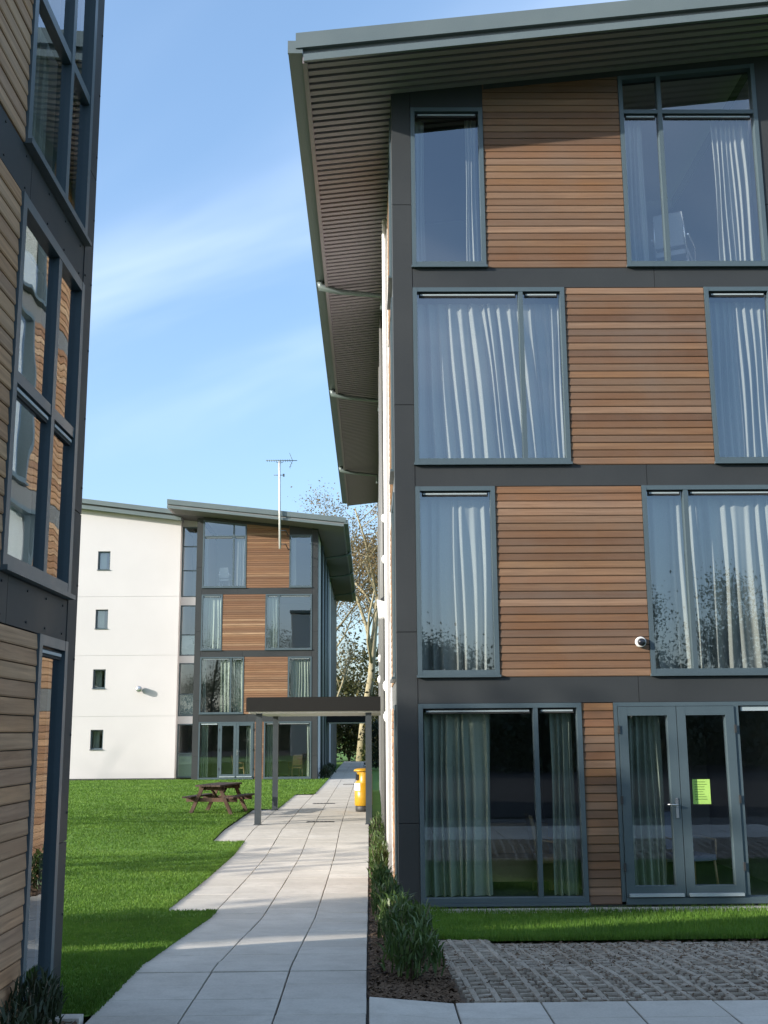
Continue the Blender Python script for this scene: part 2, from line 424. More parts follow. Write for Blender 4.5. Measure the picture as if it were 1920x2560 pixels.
while y < 80:
    yc = y + .225
    k = int(round((PR - path_left(yc)) / .6))
    tilt = math.atan2(gf(yc + .22) - gf(yc - .22), .44)
    for i in range(k):
        xc = PR - .3 - .6 * i
        z = gf(yc) + random.uniform(-.002, .002)
        if n_sl < 298:
            s = put('slab', SL, path, (xc + random.uniform(-.002, .002), yc, z)); s.rotation_euler = (tilt + random.uniform(-.003, .003), random.uniform(-.003, .003), 0); n_sl += 1
        else: far.box(xc - .293, xc + .293, yc - .223, yc + .223, z - .03, z)
    y += .45
tag(obj('slab_far', far, M['slab'], path), kind='stuff')
foot = sheet('footway', np.arange(PR, 9, .6), np.arange(3.3, 8.31, .5), lambda x, y: True, M['joint'], -.028)
for j in range(6):
    for i in range(13):
        yc = 8.28 - .225 - .45 * j
        s = put('slab', SL, foot, (PR + .31 + .6 * i, yc, gf(yc, .31 + .6 * i) + random.uniform(-.002, .002)))
        s.rotation_euler = (random.uniform(-.003, .003), (math.atan(.05 / .6) if i == 0 else 0) + random.uniform(-.003, .003), 0)

# grid pavers
pav = sheet('paver_area', np.arange(.6, 9.2, .5), np.concatenate([np.arange(8.3, 11.1, .35), [11.14]]), lambda x, y: True, M['paver_soil'], -.022)
def paver_mesh(seed):
    r = random.Random(seed); mb = MB(); W, D, t = .6, .42, .028
    nxp, nyp = 4, 3; px, py = W / nxp, D / nyp
    def bar(x0, x1, y0, y1):
        e = .005; z = lambda: r.uniform(-.006, .004)
        mb.poly([(x0, y0, -.06), (x1, y0, -.06), (x1, y1, -.06), (x0, y1, -.06), (x0, y0, -.012), (x1, y0, -.012), (x1, y1, -.012), (x0, y1, -.012),
                 (x0 + e, y0 + e, z()), (x1 - e, y0 + e, z()), (x1 - e, y1 - e, z()), (x0 + e, y1 - e, z())],
                [(0, 1, 5, 4), (1, 2, 6, 5), (2, 3, 7, 6), (3, 0, 4, 7), (4, 5, 9, 8), (5, 6, 10, 9), (6, 7, 11, 10), (7, 4, 8, 11), (8, 9, 10, 11)])
    for i in range(nxp):
        xc = (i + .5) * px
        bar(xc - .024, xc + .024, .004, D - .004)
    for j in range(nyp):
        yc = (j + .5) * py
        for i in range(nxp + 1):
            bar(max(.004, i * px - px / 2 + .024), min(W - .004, i * px + px / 2 - .024), yc - .017, yc + .017)
    return mesh_of('paver', mb, M['paver'])
PM = [paver_mesh(i) for i in range(6)]
skew = -.06
for j in range(7):
    for i in range(14):
        x = .62 + .605 * i + (.3 if j % 2 else 0) * 0 + j * .42 * skew * -1 * -1; y0 = 8.31 + .4 * j
        s = put('paver', random.choice(PM), pav, (x + .05, y0, gf(y0 + .2, x) + random.uniform(-.002, .004)))
        s.rotation_euler = (math.atan2(gf(y0 + .4, x) - gf(y0, x), .4) + random.uniform(-.008, .008), random.uniform(-.008, .008), .03)
ek = MB(); ek.box(-2.2, -1.86, 7.62, 7.74, .2, .33)
for k in range(8):
    ek.box(.5 + k * .9, .5 + k * .9 + .89, 14.08, 14.2, -.2, gf(14.1, 3) + .035)
tag(obj('edging', ek, M['slab']), kind='structure')

# ================================================================== facades
class Fac:
    def __init__(s, fn, flip=False): s.fn = fn; s.flip = flip
    def ext(s, mb, uz, n0, n1):
        n = len(uz)
        pts = [s.fn(u, n0, z) for u, z in uz] + [s.fn(u, n1, z) for u, z in uz]
        fs = [tuple(range(n - 1, -1, -1)), tuple(range(n, 2 * n))] + [(i, (i + 1) % n, n + (i + 1) % n, n + i) for i in range(n)]
        if s.flip: fs = [f[::-1] for f in fs]
        mb.poly(pts, fs); return mb
    def rect(s, mb, u0, u1, z0, z1, n0, n1): return s.ext(mb, [(u0, z0), (u1, z0), (u1, z1), (u0, z1)], n0, n1)

def plank_panel(F, par, u0, u1, z0, z1, mat, top=None, pitch=.1, count=[0]):
    """boards from z0 up to z1; top(u) gives a sloping upper edge"""
    nb = max(1, round((z1 - z0) / pitch)); p = (z1 - z0) / nb
    cache = {}
    bk = MB()
    if top: F.ext(bk, [(u0 + .004, z0 + .002), (u1 - .004, z0 + .002), (u1 - .004, top(u1) + .1), (u0 + .004, top(u0) + .1)], -.2, -.022)
    else: F.rect(bk, u0 + .004, u1 - .004, z0 + .002, z1 - .002, -.2, -.022)
    obj('panel_backing', bk, M['dark'], par)
    def board(ua, ub, key):
        if key in cache: return cache[key]
        mb = MB(); h = p - .0065
        prof = [(-.021, 0), (.006, 0), (.011, .010), (.003, h), (-.021, h)]
        pts = [F.fn(ua, n, z0 + z) for n, z in prof] + [F.fn(ub, n, z0 + z) for n, z in prof]
        fs = [(0, 1, 2, 3, 4), (9, 8, 7, 6, 5)] + [(i, 5 + i, 5 + (i + 1) % 5, (i + 1) % 5) for i in range(5)]
        if F.flip: fs = [f[::-1] for f in fs]
        mb.poly(pts, fs)
        cache[key] = mesh_of('plank', mb, mat, F.fn(ua, 0, z0)); return cache[key]
    k = 0
    while True:
        zb = z0 + k * p; ua, ub, key = u0 + .006, u1 - .006, 'full'
        if top is None:
            if k >= nb: break
        else:
            zt = zb + p
            lo, hi = min(top(u0), top(u1)), max(top(u0), top(u1))
            if zb + .02 > hi: break
        if k > 60: break
        me = board(ua, ub, key)
        q = Vector(F.fn(ua, random.uniform(-.0015, .0015), zb))
        put('plank', me, par, q)
        k += 1

def window(F, par, u0, u1, z0, z1, mull=(), trans=(), ztop=None, glass='glass', vents=True, fr='frame', w=.058, sill=True, name='window', pn=-.045):
    """grey framed window; ztop=(left, right) gives a sloping head"""
    zl, zr = ztop or (z1, z1)
    zt = lambda u: zl + (zr - zl) * (u - u0) / (u1 - u0)
    a, b = -.09, .022
    mb = MB()
    F.ext(mb, [(u0, z0), (u0 + w, z0), (u0 + w, zt(u0 + w)), (u0, zl)], a, b)
    F.ext(mb, [(u1 - w, z0), (u1, z0), (u1, zr), (u1 - w, zt(u1 - w))], a, b)
    F.rect(mb, u0 + w, u1 - w, z0, z0 + w, a, b - .002)
    F.ext(mb, [(u0 + w, zl - w + (zr - zl) * w / (u1 - u0)), (u1 - w, zr - w - (zr - zl) * w / (u1 - u0)), (u1 - w, zt(u1 - w)), (u0 + w, zt(u0 + w))], a, b - .002)
    us = [u0 + w] + [x for x in mull] + [u1 - w]
    for x in mull: F.ext(mb, [(x - w / 2, z0 + w), (x + w / 2, z0 + w), (x + w / 2, zt(x + w / 2) - w), (x - w / 2, zt(x - w / 2) - w)], a, b - .006)
    cells = []
    for i in range(len(us) - 1):
        ca = us[i] + (w / 2 if i else 0); cb_ = us[i + 1] - (w / 2 if i < len(us) - 2 else 0)
        zz = [z0 + w] + list(trans)
        for t in trans: F.rect(mb, ca, cb_, t - w / 2, t + w / 2, a, b - .010)
        for j, zb in enumerate(zz):
            lo = zb + (w / 2 if j else 0)
            if j < len(zz) - 1: cells.append((ca, cb_, lo, zz[j + 1] - w / 2, zz[j + 1] - w / 2, j))
            else: cells.append((ca, cb_, lo, zt(ca) - w, zt(cb_) - w, j))
    win = obj(name, mb, M[fr], par, F.fn((u0 + u1) / 2, 0, z0))
    vent_row = max(0, len(trans) - 1) if trans else 0
    for ca, cb_, lo, ha, hb, j in cells:
        p = MB(); p.poly([F.fn(ca, pn, lo), F.fn(cb_, pn, lo), F.fn(cb_, pn, hb), F.fn(ca, pn, ha)], [(3, 2, 1, 0) if F.flip else (0, 1, 2, 3)])
        obj('pane', p, M[glass], win)
        if vents and j == (0 if not ztop and not trans else vent_row) and cb_ - ca > .2:
            vm = MB(); F.rect(vm, ca + .03, cb_ - .03, min(ha, hb) - .066, min(ha, hb) - .012, pn + .002, pn + .02)
            vn = obj('vent', vm, M['dark'], win)
            v2 = MB(); F.rect(v2, ca + .045, cb_ - .045, min(ha, hb) - .046, min(ha, hb) - .026, pn + .021, pn + .03)
            obj('vent_grille', v2, M['slot'], win)
    if sill:
        sm = MB(); F.rect(sm, u0 - .012, u1 + .012, z0 - .034, z0 - .002, -.02, .055)
        obj('sill', sm, M[fr], win)
    return win

def curtain(F, label, u0, u1, z0, z1, n=-.19, folds=9, amp=.045, mat='curtain', slant=0., seed=0, gather=1., group=None):
    r = random.Random(seed)
    nu = max(10, int(folds * 12)); nz_ = 12
    wd = np.cumsum([0] + [r.uniform(.5, 1.6) for _ in range(folds)]); wd = wd / wd[-1] * folds
    ph = [r.uniform(-.6, .6) for _ in range(folds + 2)]
    am = [r.uniform(.3, 1.4) for _ in range(folds + 2)]
    mb = MB()
    for j in range(nz_ + 1):
        tz = j / nz_; z = z1 + (z0 - z1) * tz
        for i in range(nu + 1):
            tu = i / nu; kf = float(np.interp(tu * folds, wd, np.arange(folds + 1))); k = int(min(kf, folds))
            f = kf - k
            a_ = am[k] * (1 - f) + am[k + 1] * f; pp = ph[k] * (1 - f) + ph[k + 1] * f
            th = 2 * math.pi * (kf + .3 * pp * (0.4 + tz)); prof = math.sin(th + .62 * math.sin(th))
            aa = amp * 1.35 * a_ * (.35 + .65 * min(1, tz * 2.2))
            uc = u0 + (u1 - u0) * (tu if gather == 1 else (tu * (gather + (1 - gather) * (1 - abs(1 - 2 * tz)))))
            uu = uc + slant * tz * (tu * (1 - tu) * 3) + .01 * math.sin(5 * tz + k)
            mb.v.append(tuple(F.fn(uu, n + aa * prof, z)))
    for j in range(nz_):
        for i in range(nu):
            a0 = j * (nu + 1) + i; f = (a0, a0 + nu + 1, a0 + nu + 2, a0 + 1)
            mb.smooth.add(len(mb.f)); mb.f.append(f[::-1] if F.flip else f)
    o = obj('curtain', mb, M[mat], None, F.fn((u0 + u1) / 2, n, z0))
    return tag(o, label, 'curtain', group)

SILL = [.057 + 2.75 * k for k in range(4)]
HEAD = [2.448, 5.24, 7.99, 10.657]
UL, UR, UW = .263, 5.13, 5.40
N1, N2 = 1.29, 3.21          # narrow window end, panel end
W1, W2 = 2.312, 4.21         # wide window end, panel end
top_line = lambda u: 10.80 + .105 * u

def facade(F, par, zo, cedar, depth=4.3):
    """the four-storey gable front shared by the near and the distant block"""
    S = [s + zo for s in SILL]; H = [h + zo for h in HEAD]; tl = lambda u: top_line(u) + zo
    # columns of cladding panels, one joint per storey
    for ua, ub in ((0, UL - .004), (UR + .004, UW)):
        zs = [-.12 + zo, 1.0 + zo, 3.35 + zo, 6.35 + zo, 9.2 + zo]
        for i, zb in enumerate(zs):
            mb = MB()
            if i < 4: F.rect(mb, ua, ub, zb + .004, zs[i + 1] - .004, -.25, .004)
            else: F.ext(mb, [(ua, zb + .004), (ub, zb + .004), (ub, tl(ub) + .1), (ua, tl(ua) + .1)], -.25, .004)
            obj('cladding_panel', mb, M['panel'], par)
    # spandrel bands
    for k in range(3):
        cuts = [UL, 3.05 + .25 * k, UR]
        for a, b in zip(cuts[:-1], cuts[1:]):
            mb = MB(); F.rect(mb, a + .003, b - .003, H[k] + .004, S[k + 1] - .036, -.25, 0)
            obj('cladding_panel', mb, M['panel'], par)
    mb = MB(); F.rect(mb, UL, UR, -.13 + zo, S[0] - .036, -.25, -.012); obj('plinth', mb, M['plinth'], par)
    mb = MB(); F.ext(mb, [(UL, H[3] + .003), (N1, H[3] + .003), (N1, tl(N1) + .1), (UL, tl(UL) + .1)], -.25, 0)
    obj('cladding_panel', mb, M['panel'], par)
    mb = MB(); F.ext(mb, [(N1 + .003, tl(N1) + .005), (UR, tl(UR) + .005), (UR, tl(UR) + .14), (N1 + .003, tl(N1) + .14)], -.25, .016)
    obj('cladding_panel', mb, M['panel'], par)
    wins = {}
    wins['1w'] = window(F, par, UL, W1, S[0], H[0], mull=[1.733])
    plank_panel(F, par, W1, 2.717, S[0] - .03, H[0], cedar)
    # glazed double doors with a fixed light beside them
    mb = MB(); a, b = -.09, .012
    F.rect(mb, 2.717, 2.765, S[0], H[0], a, b); F.rect(mb, 2.765, UR, H[0] - .05, H[0], a, b - .002)
    F.rect(mb, 2.765, UR, S[0] - .03, S[0] + .045, a, b + .03)
    F.rect(mb, 4.235, 4.29, S[0] + .045, H[0] - .05, a, b); F.rect(mb, UR - .055, UR, S[0] + .045, H[0] - .05, a, b)
    fr = obj('door_frame', mb, M['frame'], par)
    p = MB(); p.poly([F.fn(4.29, -.045, S[0] + .045), F.fn(UR - .055, -.045, S[0] + .045), F.fn(UR - .055, -.045, H[0] - .05), F.fn(4.29, -.045, H[0] - .05)], [(3, 2, 1, 0) if F.flip else (0, 1, 2, 3)])
    obj('pane', p, M['glass'], fr)
    v = MB(); F.rect(v, 4.33, UR - .09, H[0] - .115, H[0] - .06, -.044, -.015); obj('vent', v, M['slot'], fr)
    for di, (ua, ub) in enumerate(((2.772, 3.496), (3.504, 4.228))):
        mb = MB(); z0, z1 = S[0] + .05, H[0] - .055; w = .11; a, b = -.075, .028
        F.rect(mb, ua, ua + w, z0, z1, a, b); F.rect(mb, ub - w, ub, z0, z1, a, b)
        F.rect(mb, ua + w, ub - w, z0, z0 + .13, a, b - .002); F.rect(mb, ua + w, ub - w, z1 - w, z1, a, b - .002)
        d = obj('door', mb, M['frame'], par, F.fn(ua, 0, z0))
        p = MB(); p.poly([F.fn(ua + w, -.03, z0 + .13), F.fn(ub - w, -.03, z0 + .13), F.fn(ub - w, -.03, z1 - w), F.fn(ua + w, -.03, z1 - w)], [(3, 2, 1, 0) if F.flip else (0, 1, 2, 3)])
        obj('pane', p, M['glass'], d)
        wb = MB(); F.ext(wb, [(ua + .03, z0 + .01), (ub - .03, z0 + .01), (ub - .03, z0 + .045), (ua + .03, z0 + .045)], b, b + .045); obj('weather_bar', wb, M['slot'], d)
        for hz in (z0 + .35, z0 + 1.15, z1 - .28):
            hm = MB(); hu = ua - .004 if di == 0 else ub + .004
            F.rect(hm, hu - .012, hu + .012, hz - .05, hz + .05, b, b + .016); obj('hinge', hm, M['dark'], d)
        if di == 0:
            hm = MB(); uc = ub - .05
            F.rect(hm, uc - .016, uc + .016, z0 + .93, z0 + 1.17, b, b + .01)
            hm.tube([F.fn(uc, b + .008, z0 + 1.09), F.fn(uc, b + .055, z0 + 1.09), F.fn(uc - .03, b + .06, z0 + 1.09), F.fn(uc - .13, b + .055, z0 + 1.095)], .0095, 8)
            obj('handle', hm, M['silver'], d)
    wins['2n'] = window(F, par, UL, N1 + .01, S[1], H[1]); plank_panel(F, par, N1 + .01, N2 + .01, S[1] - .03, H[1], cedar)
    wins['2w'] = window(F, par, N2 + .01, UR, S[1], H[1], mull=[3.79])
    wins['3w'] = window(F, par, UL, W1, S[2], H[2], mull=[1.72]); plank_panel(F, par, W1, W2, S[2] - .03, H[2], cedar)
    wins['3n'] = window(F, par, W2, UR, S[2], H[2])
    wins['4n'] = window(F, par, UL, N1 - .02, S[3], H[3]); plank_panel(F, par, N1 - .02, N2 - .02, S[3] - .03, 11, cedar, top=tl)
    wins['4w'] = window(F, par, N2 - .02, UR, S[3], 11, mull=[3.76], trans=[10.60 + zo], ztop=(tl(N2), tl(UR)))
    # rooms
    im, fm = MB(), MB()
    for k in range(4):
        zf, zc = S[k] - .02, H[k] + (.08 if k < 3 else .1)
        if k == 3: zc = tl(0) + .05
        e = -.26
        F.rect(im, .28, UW - .28, zc, zc + .1, -depth, e - .002) if k < 3 else F.ext(im, [(.28, tl(.28) + .12), (UW - .28, tl(UW - .28) + .12), (UW - .28, tl(UW - .28) + .2), (.28, tl(.28) + .2)], -depth, e - .002)
        zc2 = zc if k < 3 else tl(0) + .1
        F.rect(im, .28, UW - .28, zf - .05, zc2 + (.8 if k == 3 else 0), -depth - .1, -depth - .002)
        um = [2.5, 2.75, 2.9, 2.3][k]
        F.rect(im, um - .05, um + .05, zf + .005, zc2 - .002, -depth + .002, e - .01)
        F.rect(fm, .28, UW - .28, zf - .06, zf, -depth, e)
    obj('interior', im, M['interior'], par); obj('room_floor', fm, M['carpet'], par)
    return wins

def gable_roof(F, par, zo, ybase, length, over=1.03, label=None):
    """lean-to roof rising with u: deck, verge trims, gutter, ribbed soffit. n runs outwards, so the roof spans n = over .. -length"""
    tl = lambda u: 10.86 + .112 * (u - 0) + zo - .0
    UA, UB = -1.18, 6.55
    mb = MB(); F.ext(mb, [(UA, tl(UA) + .10), (UB, tl(UB) + .10), (UB, tl(UB) + .34), (UA, tl(UA) + .34)], over - .07, -length); roof = obj('roof', mb, M['roof_top'], par)
    t1 = MB(); F.ext(t1, [(UA - .09, tl(UA) + .175), (UB, tl(UB) + .175), (UB, tl(UB) + .395), (UA - .09, tl(UA) + .395)], over - .08, over)
    F.ext(t1, [(UA - .09, tl(UA) + .341), (UB, tl(UB) + .341), (UB, tl(UB) + .40), (UA - .09, tl(UA) + .40)], over - .2, over - .081)
    obj('verge_trim', t1, M['roof_metal'], roof)
    t3 = MB(); F.ext(t3, [(UA + .012, tl(UA) + .0), (UB, tl(UB) + .0), (UB, tl(UB) + .098), (UA + .012, tl(UA) + .098)], over - .06, over - .012); obj('verge_strip', t3, M['roof_metal'], roof)
    # gutter and eaves trim
    gm = MB(); z = tl(UA)
    F.rect(gm, UA - .19, UA - .17, z + .12, z + .29, over - .05, -length)
    F.rect(gm, UA - .17, UA - .002, z + .12, z + .14, over - .05, -length)
    F.rect(gm, UA - .195, UA - .0, z + .115, z + .295, over - .02, over - .051)
    obj('gutter', gm, M['roof_metal'], roof)
    em = MB(); F.rect(em, UA - .002, UA + .06, z - .005, z + .098, over - .065, -length); obj('eaves_trim', em, M['soffit'], roof)
    sb = MB(); F.ext(sb, [(UA + .06, tl(UA) + .045), (UB, tl(UB) + .045), (UB, tl(UB) + .099), (UA + .06, tl(UA) + .099)], over - .065, -length); obj('soffit', sb, M['soffit_back'], roof)
    meL = meS = None; n = over - .12; i = 0
    while n - .1 > -length:
        long = n > -.05
        if (meL if long else meS) is None:
            sm = MB(); ub = UB if long else -.005
            F.ext(sm, [(UA + .062, tl(UA) + .012), (ub, tl(ub) + .012 - (.006 if not long else 0)), (ub, tl(ub) + .048), (UA + .062, tl(UA) + .05)], n - .095, n)
            me = mesh_of('slat', sm, M['soffit'], F.fn(0, n, 0))
            if long: meL = me
            else: meS = me
        put('slat', meL if long else meS, roof, F.fn(0, n, 0)); n -= .16
    for dn in (6.6, 13.7, 22.3):
        if dn > length: break
        pm = MB()
        pm.tube([F.fn(UA - .09, -dn, z + .13), F.fn(UA - .09, -dn, z + .02), F.fn(UA + .25, -dn, z - .08), F.fn(-.06, -dn, z - .17), F.fn(-.06, -dn, z - .45)], [.085, .08, .055, .045, .045], 8)
        obj('downpipe', pm, M['roof_metal'], roof)
    return roof

# ---------------------------------------------------------------- near block
RX, RY = .344, 14.23
FR = Fac(lambda u, n, z: Vector((RX + u, RY - n, z)))
nb = thing('apartment_building', (RX, RY, -.12), 'tall four-storey block with cedar board panels and big grey windows right of path', 'building')
facade(FR, nb, 0, M['cedar'])
gable_roof(FR, nb, 0, RY, 28.4)
# its long side wall, seen edge-on along the path
def side_wall(par, x, out, y0, segs, z1, xin):
    """segs: (end y, kind); the wall face stands at x and looks along out (-1 or +1)"""
    y = y0
    for ye, kind, proud in segs:
        xa = x + out * proud
        mb = MB(); mb.box(min(xa, x - out * .25), max(xa, x - out * .25), y + .003, ye - .003, -.15, z1)
        nm, mt = {'grey': ('cladding_panel', 'panel_warm'), 'darkgrey': ('cladding_panel', 'panel'), 'dark': ('panel_backing', 'dark'), 'white': ('render_wall', 'render'), 'wood': ('timber_cladding', 'cedar_side')}[kind]
        obj(nm, mb, M[mt], par); y = ye
SW = [(14.55, 'grey', .003), (17.42, 'dark', -.21), (21.9, 'white', 0), (24.9, 'grey', .02), (30.2, 'grey', .0), (36, 'grey', .02), (42.6, 'grey', 0)]
side_wall(nb, RX, -1, RY + .26, SW, 10.9, 0)
FSd = Fac(lambda u, n, z: Vector((RX - n, RY + u, z)), True)
for k in range(4):
    top_ = HEAD[k] if k < 3 else 10.7
    ww, pp = ((.325, 1.12), (1.12, 3.1)) if k % 2 == 0 else ((.325, 1.5), (1.5, 3.1))
    w = window(FSd, nb, ww[0], ww[1], SILL[k], top_, vents=False, pn=-.03)
    bm_ = MB(); FSd.rect(bm_, ww[0], ww[1], SILL[k], top_, -.16, -.11); obj('window_backing', bm_, M['white'], w)  # sheet added behind the side window to block sun, white to mirror brightly
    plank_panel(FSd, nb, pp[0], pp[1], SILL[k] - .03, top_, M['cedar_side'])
    pm = MB(); FSd.rect(pm, 3.1, 3.18, SILL[k] - .03, top_, -.1, .02); obj('corner_trim', pm, M['white'], nb)
    mb = MB(); FSd.rect(mb, .325, 3.18, top_ + .003, SILL[k + 1] - .036 if k < 3 else 11., -.2, -.004); obj('cladding_panel', mb, M['panel_warm'], nb)
mb = MB(); mb.box(RX, RX + .25, 42.6, 42.9, -.15, 11); mb.box(RX + .25, RX + UW, 42.6, 42.9, -.15, 11.3); mb.box(RX + UW - .25, RX + UW, RY + .26, 42.6, -.15, 11.3)
obj('render_wall', mb, M['render'], nb)
# plumbing on the side wall
for y_, r_ in ((17.6, .04), (22.1, .05), (24.6, .05)):
    pm = MB(); pm.tube([(RX - .06, y_, .0), (RX - .06, y_, 10.6)], r_, 8); obj('downpipe', pm, M['panel_warm'] if y_ > 20 else M['white'], nb)

# ---------------------------------------------------------------- distant block
BX, BY, BZ = -2.27, 49.3, .15
FB = Fac(lambda u, n, z: Vector((BX - u, BY - n, z)), True)
db = thing('apartment_building', (BX, BY, 0), 'distant white-rendered block with orange cedar panels beyond the lawn', 'building')
facade(FB, db, BZ, M['cedar_far'])
gable_roof(FB, db, BZ + .06, BY, 28, over=1.3)
SB = [(49.9, 'darkgrey', .003), (52.2, 'white', 0), (53.6, 'darkgrey', .03), (55.6, 'white', 0), (56.6, 'grey', .03), (59.2, 'white', 0), (62.5, 'darkgrey', .05), (66, 'white', 0), (77, 'darkgrey', .02)]
side_wall(db, BX, 1, BY + .26, SB, 10.9, 0)
mb = MB(); mb.box(BX - UW, BX, 77, 77.2, 0, 11.2); mb.box(BX - UW, BX - UW + .25, BY + .26, 77, 0, 11.3); obj('render_wall', mb, M['render'], db)
for y_ in (52.3, 55.7, 58.8):
    pm = MB(); pm.tube([(BX + .07, y_, .1), (BX + .07, y_, 10.8)], .055, 8); obj('downpipe', pm, M['roof_metal'], db)
# rendered wing with four small windows
WY = 50.5; WX0, WX1 = -18.5, -8.6
wt = lambda x: 11.62 - .127 * (x + 8.6)
zj = [.2, 2.89, 5.57, 8.22, 99]
xc0, xc1 = -12.34, -11.78
wz = [(1.46, 2.31), (4.12, 4.96), (6.78, 7.64), (9.45, 10.30)]
for k in range(4):
    zb, ztp = zj[k] + .006, zj[k + 1] - .006
    a, b = wz[k]
    mb = MB()
    def slope_top(x): return wt(x) + .2 if k == 3 else ztp
    for x0, x1, za, zb2 in ((WX0, xc0, zb, None), (xc1, WX1, zb, None), (xc0, xc1, zb, a), (xc0, xc1, b, None)):
        t0, t1 = (slope_top(x0), slope_top(x1)) if zb2 is None else (zb2, zb2)
        mb.prism([(x0, WY, za), (x1, WY, za), (x1, WY, t1), (x0, WY, t0)], (0, 0, 0), (0, .3, 0))
    obj('render_wall', mb, M['render'], db)
    FW = Fac(lambda u, n, z: Vector((u, WY + .1 - n, z)))
    w = window(FW, db, xc0 + .002, xc1 - .002, a + .002, b - .002, vents=False, w=.05, sill=False)
    sm = MB(); sm.box(xc0 - .02, xc1 + .02, WY - .04, WY + .09, a - .03, a - .001); obj('sill', sm, M['frame'], w)
    bm_ = MB(); bm_.box(xc0 - .3, xc1 + .3, WY + 1.1, WY + 1.15, a - .4, b + .4); bm_.box(xc0 + .05, xc0 + .32, WY + .35, WY + .37, a, b); obj('window_backing', bm_, M['curtain_green'], w)
mb = MB(); mb.box(WX0, WX1, WY + .012, WY + .28, .0, 11.4); 
jm = MB()
for z in zj[1:4]: jm.box(WX0, WX1, WY + .012, WY + .02, z - .007, z + .007)
obj('render_joint', jm, M['interior'], db)
pl = MB(); pl.box(WX0, WX1, WY + .015, WY + .29, -.1, .2); obj('plinth', pl, M['plinth'], db)
hm = MB(); hm.box(WX0, WX0 + .3, WY + .3, 60, 0, 12.6); hm.box(WX0, WX1, 60, 60.3, 0, 12); hm.box(WX1 - .25, WX1 - .002, WY + .3, 60, 0, 11.5); obj('render_wall', hm, M['render'], db)
rm = MB()
for (x0, x1, za, zb2, y0, y1) in ((-19, -8.55, .07, .42, 50.18, 61), ):
    rm.prism([(x0, 0, wt(x0) + za), (x1, 0, wt(x1) + za), (x1, 0, wt(x1) + zb2), (x0, 0, wt(x0) + zb2)], (0, y0, 0), (0, y1, 0))
rf = obj('roof', rm, M['roof_top'], db)
fm = MB()
fm.prism([(-19, 0, wt(-19) + .27), (-8.55, 0, wt(-8.55) + .27), (-8.55, 0, wt(-8.55) + .48), (-19, 0, wt(-19) + .48)], (0, 50.0, 0), (0, 50.17, 0))
fm.prism([(-19, 0, wt(-19) + .03), (-8.55, 0, wt(-8.55) + .03), (-8.55, 0, wt(-8.55) + .2), (-19, 0, wt(-19) + .2)], (0, 50.09, 0), (0, 50.175, 0))
obj('fascia', fm, M['roof_metal'], rf)
# glazed stair slot between the wing and the gable front
sx0, sx1, SY = WX1 + .002, BX - UW - .002, 51.0
FS = Fac(lambda u, n, z: Vector((u, SY - n, z)))
stair = [(.2, 2.54, [1.25]), (2.88, 5.24, [3.85]), (5.57, 7.86, [6.52]), (8.24, 11.5, [9.46, 10.58])]
for i, (a, b, tr) in enumerate(stair):
    w = window(FS, db, sx0, sx1, a, b, trans=tr, vents=False, sill=False, w=.05, name='stair_window')
    if i < 3:
        om = MB(); om.box(sx0 + .055, sx1 - .055, SY + .05, SY + .06, a + .055, tr[0] - .03); obj('lower_panel', om, M['obscure'], w)
for a, b in ((2.54, 2.88), (5.24, 5.57), (7.86, 8.24)):
    mb = MB(); mb.box(sx0, sx1, SY - .03, SY + .2, a + .003, b - .003); obj('spandrel', mb, M['render'], db)
mb = MB(); mb.box(sx0, sx1, SY + 3, SY + 3.1, 0, 12); mb.box(sx0, sx1, SY - .05, SY + .3, 11.51, 12.1)
for z in (.1, 2.75, 5.45, 8.15): mb.box(sx0, sx1, SY + .12, SY + 3, z - .1, z)
obj('interior', mb, M['interior'], db)

# ---------------------------------------------------------------- left block
LX_, LY_ = -2.2, 8.41
FL = Fac(lambda u, n, z: Vector((LX_ + n, LY_ - u, z)), True)
lb = thing('apartment_building', (LX_, LY_, .3), 'shaded block at left edge with weathered grey boards and reflecting windows', 'building')
LS = [.40, 3.10, 5.86, 8.61]; LH = [2.76, 5.50, 8.25, 10.95]
for i, (a, b) in enumerate(((.1, 1.35), (1.35, 3.75), (3.75, 6.5), (6.5, 9.3), (9.3, 11.6))):
    mb = MB(); FL.rect(mb, 0, .255, a + .004, b - .004, -.25, .005); cp = obj('corner_panel', mb, M['panel'], lb)
    for uu in (.03, .225):
        for zz in np.arange(a + .2, b, .55):
            sm = MB(); c = FL.fn(uu, .006, zz); sm.tube([c, c + Vector((.006, 0, 0))], .009, 6); obj('rivet', sm, M['dark'], cp)
UE = 4.6
for k in range(3):
    cuts = [.262, 1.62, 3.1, UE]
    for a, b in zip(cuts[:-1], cuts[1:]):
        mb = MB(); FL.rect(mb, a, b - .006, LH[k] + .004, LS[k + 1] - .04, -.25, 0); cp = obj('cladding_panel', mb, M['panel'], lb)
        for uu in np.arange(a + .12, b, .42):
            for zz in (LH[k] + .05, LS[k + 1] - .09):
                sm = MB(); c = FL.fn(uu, .0, zz); sm.tube([c, c + Vector((.006, 0, 0))], .008, 6); obj('rivet', sm, M['dark'], cp)
window(FL, lb, .262, .965, LS[0], LH[0], glass='glass_old', pn=-.022, w=.07)
plank_panel(FL, lb, .965, UE, LS[0] - .1, LH[0], M['weathered'], pitch=.108)
window(FL, lb, .262, 1.80, LS[1], LH[1], mull=[.91], trans=[4.30], glass='glass_old', pn=-.022, w=.075)
plank_panel(FL, lb, 1.80, UE, LS[1] - .03, LH[1], M['weathered'], pitch=.108)
window(FL, lb, .262, 1.80, LS[2], LH[2], mull=[.85], trans=[7.02], glass='glass_old', pn=-.022, w=.075, vents=False)
plank_panel(FL, lb, 1.80, UE, LS[2] - .03, LH[2], M['weathered'], pitch=.108)
window(FL, lb, .262, 1.20, LS[3], LH[3], glass='glass_old', pn=-.022, w=.075)
